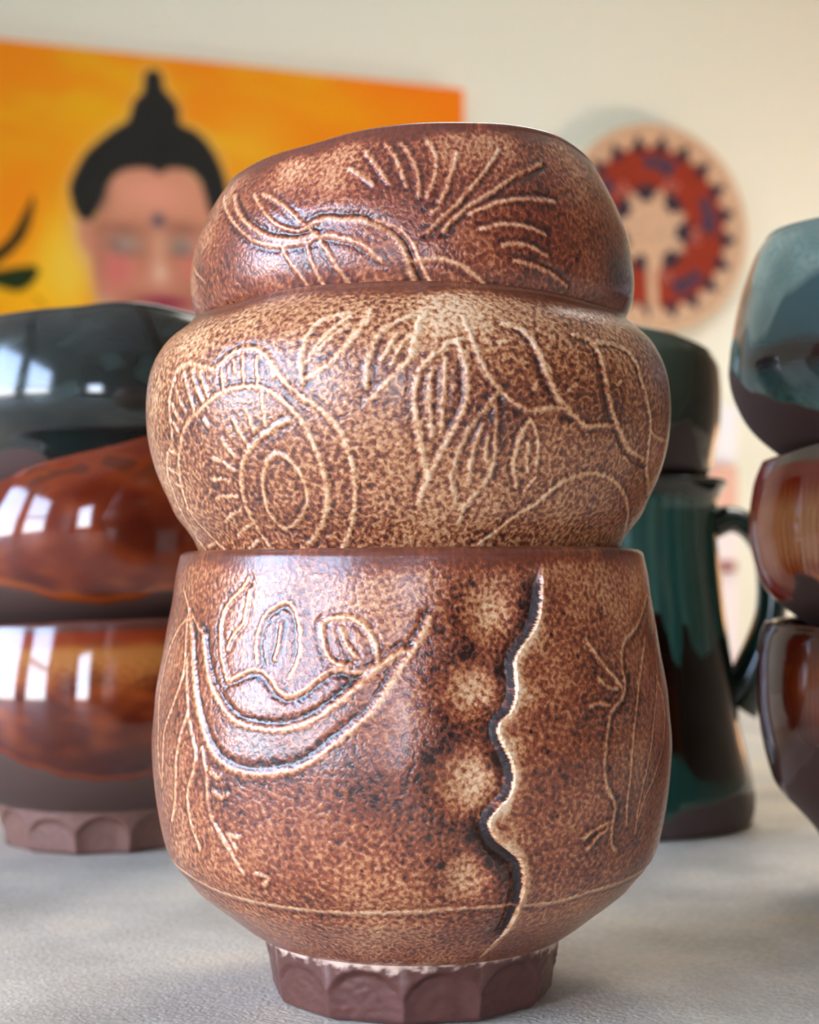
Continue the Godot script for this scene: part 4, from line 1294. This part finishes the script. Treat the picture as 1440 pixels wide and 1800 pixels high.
func carve_middle() -> void:
	begin_bowl(66.430, [2700, 2827, 2951, 3061, 3161, 3255, 3344, 3431, 3514, 3591, 3661, 3722, 3780, 3835, 3883, 3939, 4010, 4093, 4180, 4262, 4328, 4382, 4439, 4498, 4555, 4606, 4653, 4694, 4730, 4759, 4783, 4800, 4812, 4818, 4821, 4817, 4807, 4791, 4768, 4737, 4697, 4646, 4586, 4519, 4439, 4344, 4242, 4141, 4040],
		[6650, 6704, 6767, 6850, 6946, 7048, 7153, 7261, 7372, 7486, 7606, 7730, 7856, 7983, 8112, 8239, 8357, 8469, 8576, 8687, 8809, 8936, 9063, 9188, 9314, 9442, 9573, 9705, 9839, 9974, 10110, 10247, 10385, 10524, 10662, 10800, 10938, 11076, 11212, 11347, 11480, 11608, 11733, 11854, 11966, 12068, 12161, 12255, 12350], 2)
	cut(5, 3, 0, [-169, 182, -135, 226, -113, 283, -111, 333, -121, 379, -138, 408, -168, 433, -212, 459, -245, 482, -268, 506, -294, 530, -335, 540, -369, 535, -398, 519, -412, 507, -450, 515, -501, 525, -542, 520, -558, 501])
	cut(4, 2, 0, [-558, 501, -572, 475, -578, 448, -574, 421, -582, 394, -627, 372, -659, 341, -680, 305, -685, 261, -710, 218, -670, 188])
	cut(5.5, 4, 1, [-521, 182, -580, 206, -614, 252, -615, 298, -585, 345, -549, 386, -511, 421, -458, 444, -409, 464, -356, 474, -307, 474, -271, 464, -237, 444, -209, 418, -192, 390, -179, 361, -172, 327, -173, 290, -184, 258, -214, 223, -261, 194, -287, 182])
	cut(5, 4, 0, [-234, 417, -266, 407, -305, 389, -340, 368, -366, 338, -382, 300, -382, 272, -381, 240, -373, 208, -353, 183])
	cut(4.5, 4, 0, [-273, 364, -296, 350, -316, 320, -325, 285, -323, 256, -305, 231, -268, 239, -231, 266, -217, 294, -220, 325, -237, 349, -256, 362, -273, 364])
	cut(4.2, 2.5, 0, [-396, 509, -389, 473])
	cut(4.2, 2.5, 0, [-366, 521, -358, 500])
	cut(4.2, 2.5, 0, [-343, 533, -334, 477])
	cut(4.2, 2.5, 0, [-307, 524, -300, 472])
	cut(4.2, 2.5, 0, [-273, 503, -266, 488])
	cut(4.2, 2.5, 0, [-519, 511, -495, 476, -481, 446])
	cut(4.2, 2.5, 0, [-489, 512, -471, 484, -451, 457])
	cut(4.2, 2.5, 0, [-461, 507, -445, 486, -435, 466])
	cut(4.2, 2.5, 0, [-545, 480, -525, 458, -510, 444])
	cut(4.2, 2.5, 0, [-563, 461, -547, 440, -528, 428])
	cut(4.2, 2.5, 0, [-563, 427, -545, 413])
	cut(4.2, 2.5, 0, [-291, 462, -290, 440, -285, 411])
	cut(4.2, 2.5, 0, [-330, 438, -322, 419, -315, 401])
	cut(4.2, 2.5, 0, [-366, 424, -348, 397, -333, 376])
	cut(4.2, 2.5, 0, [-402, 393, -390, 376, -368, 360])
	cut(4.2, 2.5, 0, [-437, 362, -411, 353, -385, 340])
	cut(4.2, 2.5, 0, [-464, 325, -432, 324, -404, 320])
	cut(4.2, 2.5, 0, [-475, 291, -438, 294, -400, 293])
	cut(4.2, 2.5, 0, [-479, 246, -442, 259, -402, 268])
	cut(4.2, 2.5, 0, [-462, 215, -425, 230, -393, 240])
	cut(4.2, 2.5, 0, [-439, 191, -392, 208])
	cut(4.2, 2.5, 0, [-448, 427, -436, 415])
	cut(4.2, 2.5, 0, [-601, 381, -566, 373])
	cut(4.2, 2.5, 0, [-638, 351, -595, 338])
	cut(4.2, 2.5, 0, [-636, 323, -604, 315])
	cut(4.2, 2.5, 0, [-633, 277, -605, 270])
	cut(4.2, 2.5, 0, [-670, 241, -655, 233])
	cut(4.2, 2.5, 0, [-642, 195, -596, 202])
	cut(5.5, 4, -1, [-204, 478, -207, 503, -206, 536, -196, 564, -179, 583, -151, 592, -119, 596])
	cut(6, 4, 1, [-204, 478, -180, 493, -153, 505, -127, 527, -106, 553, -88, 575, -79, 603])
	cut(4.2, 3, 0, [-193, 512, -183, 532, -161, 555, -140, 573, -118, 590])
	cut(4.2, 3, 0, [-173, 533, -145, 555, -116, 572])
	cut(5, 4, -1, [-78, 466, -78, 497, -70, 529, -52, 559, -22, 577, 13, 589])
	cut(5.5, 4, 1, [-76, 444, -43, 471, -17, 496, 5, 515, 17, 545, 21, 570])
	cut(4.2, 3, 0, [-47, 512, -36, 532, -25, 552])
	cut(4.2, 3, 0, [-32, 503, -17, 528, 5, 552])
	cut(5.5, 4, -1, [48, 517, 25, 500, 14, 471, 11, 444, 16, 416, 22, 381, 31, 346, 37, 330])
	cut(5, 4, -1, [94, 542, 106, 513, 111, 482, 111, 454, 100, 423, 82, 394, 65, 366, 47, 333, 32, 306, 20, 276])
	cut(4.8, 3, 0, [42, 487, 40, 453, 42, 422, 45, 391])
	cut(4.5, 3, 0, [70, 513, 68, 478, 64, 441, 63, 397])
	cut(4.2, 2, 0, [52, 519, 79, 539, 102, 546])
	cut(6, 3, 0, [7, 528, 15, 562, 31, 593])
	cut(4.8, 3, 0, [111, 586, 122, 550, 135, 517, 153, 486, 173, 466, 193, 452, 226, 435, 260, 436, 295, 440, 319, 439, 344, 426, 371, 414, 398, 415, 451, 418])
	cut(5.5, 9, -1, [192, 578, 228, 569, 249, 548, 263, 525, 273, 496, 290, 471, 309, 450, 333, 435])
	cut(5.2, 10, -1, [355, 567, 401, 560, 415, 535, 424, 498, 434, 466, 451, 434, 479, 409, 520, 381, 607, 364])
	cut(4.5, 7, -1, [412, 557, 463, 560, 509, 553, 538, 534, 551, 504, 574, 468, 599, 429, 608, 389, 638, 347, 735, 306])
	cut(4, 3, 0, [604, 416, 646, 408, 735, 406])
	cut(3.5, 2, 0, [735, 406, 730, 376, 700, 350])
	cut(5, 4, 1, [169, 458, 146, 433, 116, 401, 99, 372, 90, 340, 88, 313, 100, 279])
	cut(5, 5, 1, [165, 455, 168, 424, 168, 389, 172, 357, 165, 324, 145, 297, 118, 269, 115, 238])
	cut(4.5, 4, 0, [143, 411, 133, 385, 124, 353, 122, 306])
	cut(4, 2, 0, [156, 392, 151, 367, 157, 347])
	cut(4.5, 4, -1, [240, 419, 225, 400, 216, 374, 214, 345, 227, 311])
	cut(4, 3, 0, [244, 416, 258, 391, 264, 362, 266, 336])
	cut(4, 3, 0, [240, 381, 241, 355, 248, 335])
	cut(4, 2, 0, [268, 322, 251, 301])
	cut(5, 3, 1, [140, 183, 202, 219, 247, 255, 295, 285, 339, 317, 387, 332, 433, 335, 496, 324, 556, 304, 616, 276, 690, 236, 825, 200])
	cut(4, 1, 0, [251, 476, 246, 467])
	cut(4, 1, 0, [279, 506, 284, 497])
	cut(4, 1, 0, [177, 541, 198, 546])
	cut(4, 1, 0, [323, 470, 342, 480])
	cut(4, 1, 0, [460, 487, 473, 493])
	cut(4, 1, 0, [512, 367, 534, 357])
	speck(170, 7.5)

func carve_top() -> void:
	begin_bowl(43.506, [2700, 2787, 2873, 2959, 3043, 3127, 3211, 3294, 3377, 3458, 3537, 3614, 3688, 3759, 3826, 3887, 3940, 3988, 4027, 4058, 4079, 4091, 4098, 4101, 4098, 4091, 4083, 4074, 4063, 4051, 4039, 4028, 4013, 3992, 3965, 3936, 3907, 3877, 3846, 3814, 3780, 3744, 3706, 3668, 3629, 3590, 3548, 3504, 3460],
		[11650, 11677, 11704, 11734, 11767, 11801, 11836, 11871, 11909, 11949, 11993, 12041, 12093, 12149, 12210, 12277, 12351, 12428, 12509, 12594, 12683, 12772, 12863, 12953, 13044, 13134, 13225, 13315, 13405, 13495, 13585, 13674, 13764, 13852, 13939, 14024, 14110, 14196, 14281, 14366, 14450, 14533, 14615, 14698, 14780, 14861, 14942, 15021, 15100], 1)
	cut(5, 5, -1, [-640, 382, -550, 326, -478, 279, -415, 244, -364, 229, -319, 224, -272, 224, -244, 226, -223, 232, -196, 234, -165, 227, -134, 221, -99, 206, -72, 188])
	cut(5.5, 8, 1, [-550, 367, -500, 321, -446, 284, -388, 254, -339, 238, -296, 232, -256, 232, -229, 240])
	cut(4.5, 3, 0, [-446, 347, -393, 304, -351, 272, -310, 255, -274, 247, -246, 253])
	cut(5, 4, 0, [-412, 343, -350, 317, -303, 288, -270, 264, -234, 240, -217, 224, -190, 198, -180, 184, -162, 166, -145, 148])
	cut(6, 9, 1, [-247, 258, -209, 265, -166, 260, -125, 258, -90, 249, -51, 233, -26, 212, -12, 188, -2, 167, 8, 149])
	cut(4.5, 7, -1, [-85, 258, -41, 244, -12, 226, 7, 205, 15, 188, 27, 171, 43, 149])
	cut(5, 4, -1, [-1, 186, 54, 191, 103, 184, 134, 172, 169, 152])
	cut(4.5, 3, 0, [-319, 220, -295, 194, -274, 175, -257, 154])
	cut(5, 5, 0, [-249, 219, -243, 201, -229, 176, -214, 150])
	cut(5.5, 4, 0, [-158, 360, -128, 344, -94, 322])
	cut(5.5, 4, 0, [-122, 393, -93, 363, -58, 324])
	cut(5.5, 4, 0, [-70, 407, -40, 368, -15, 318])
	cut(5.5, 4, 0, [-30, 404, -2, 370, 13, 332, 15, 297])
	cut(5.5, 4, 0, [32, 415, 55, 382, 55, 339, 35, 299])
	cut(5.5, 4, 0, [112, 380, 97, 344, 64, 286])
	cut(5, 6, 1, [229, 389, 196, 359, 145, 317, 100, 281, 55, 251, 35, 235])
	cut(5, 6, 1, [351, 369, 262, 341, 197, 310, 136, 282, 89, 255, 71, 237])
	cut(4.5, 5, -1, [363, 300, 280, 299, 210, 290, 156, 275, 130, 267])
	cut(4.5, 5, -1, [326, 242, 273, 252, 218, 253, 159, 243])
	cut(4.5, 5, -1, [330, 206, 282, 219, 237, 222, 210, 217])
	cut(4.5, 5, -1, [399, 162, 345, 178, 294, 188, 240, 194])
	cut(4.5, 2, 0, [60, 277, 43, 267])
	cut(3.5, 2, 0, [-730, 229, -670, 206, -625, 190])
	speck(110, 5.0)
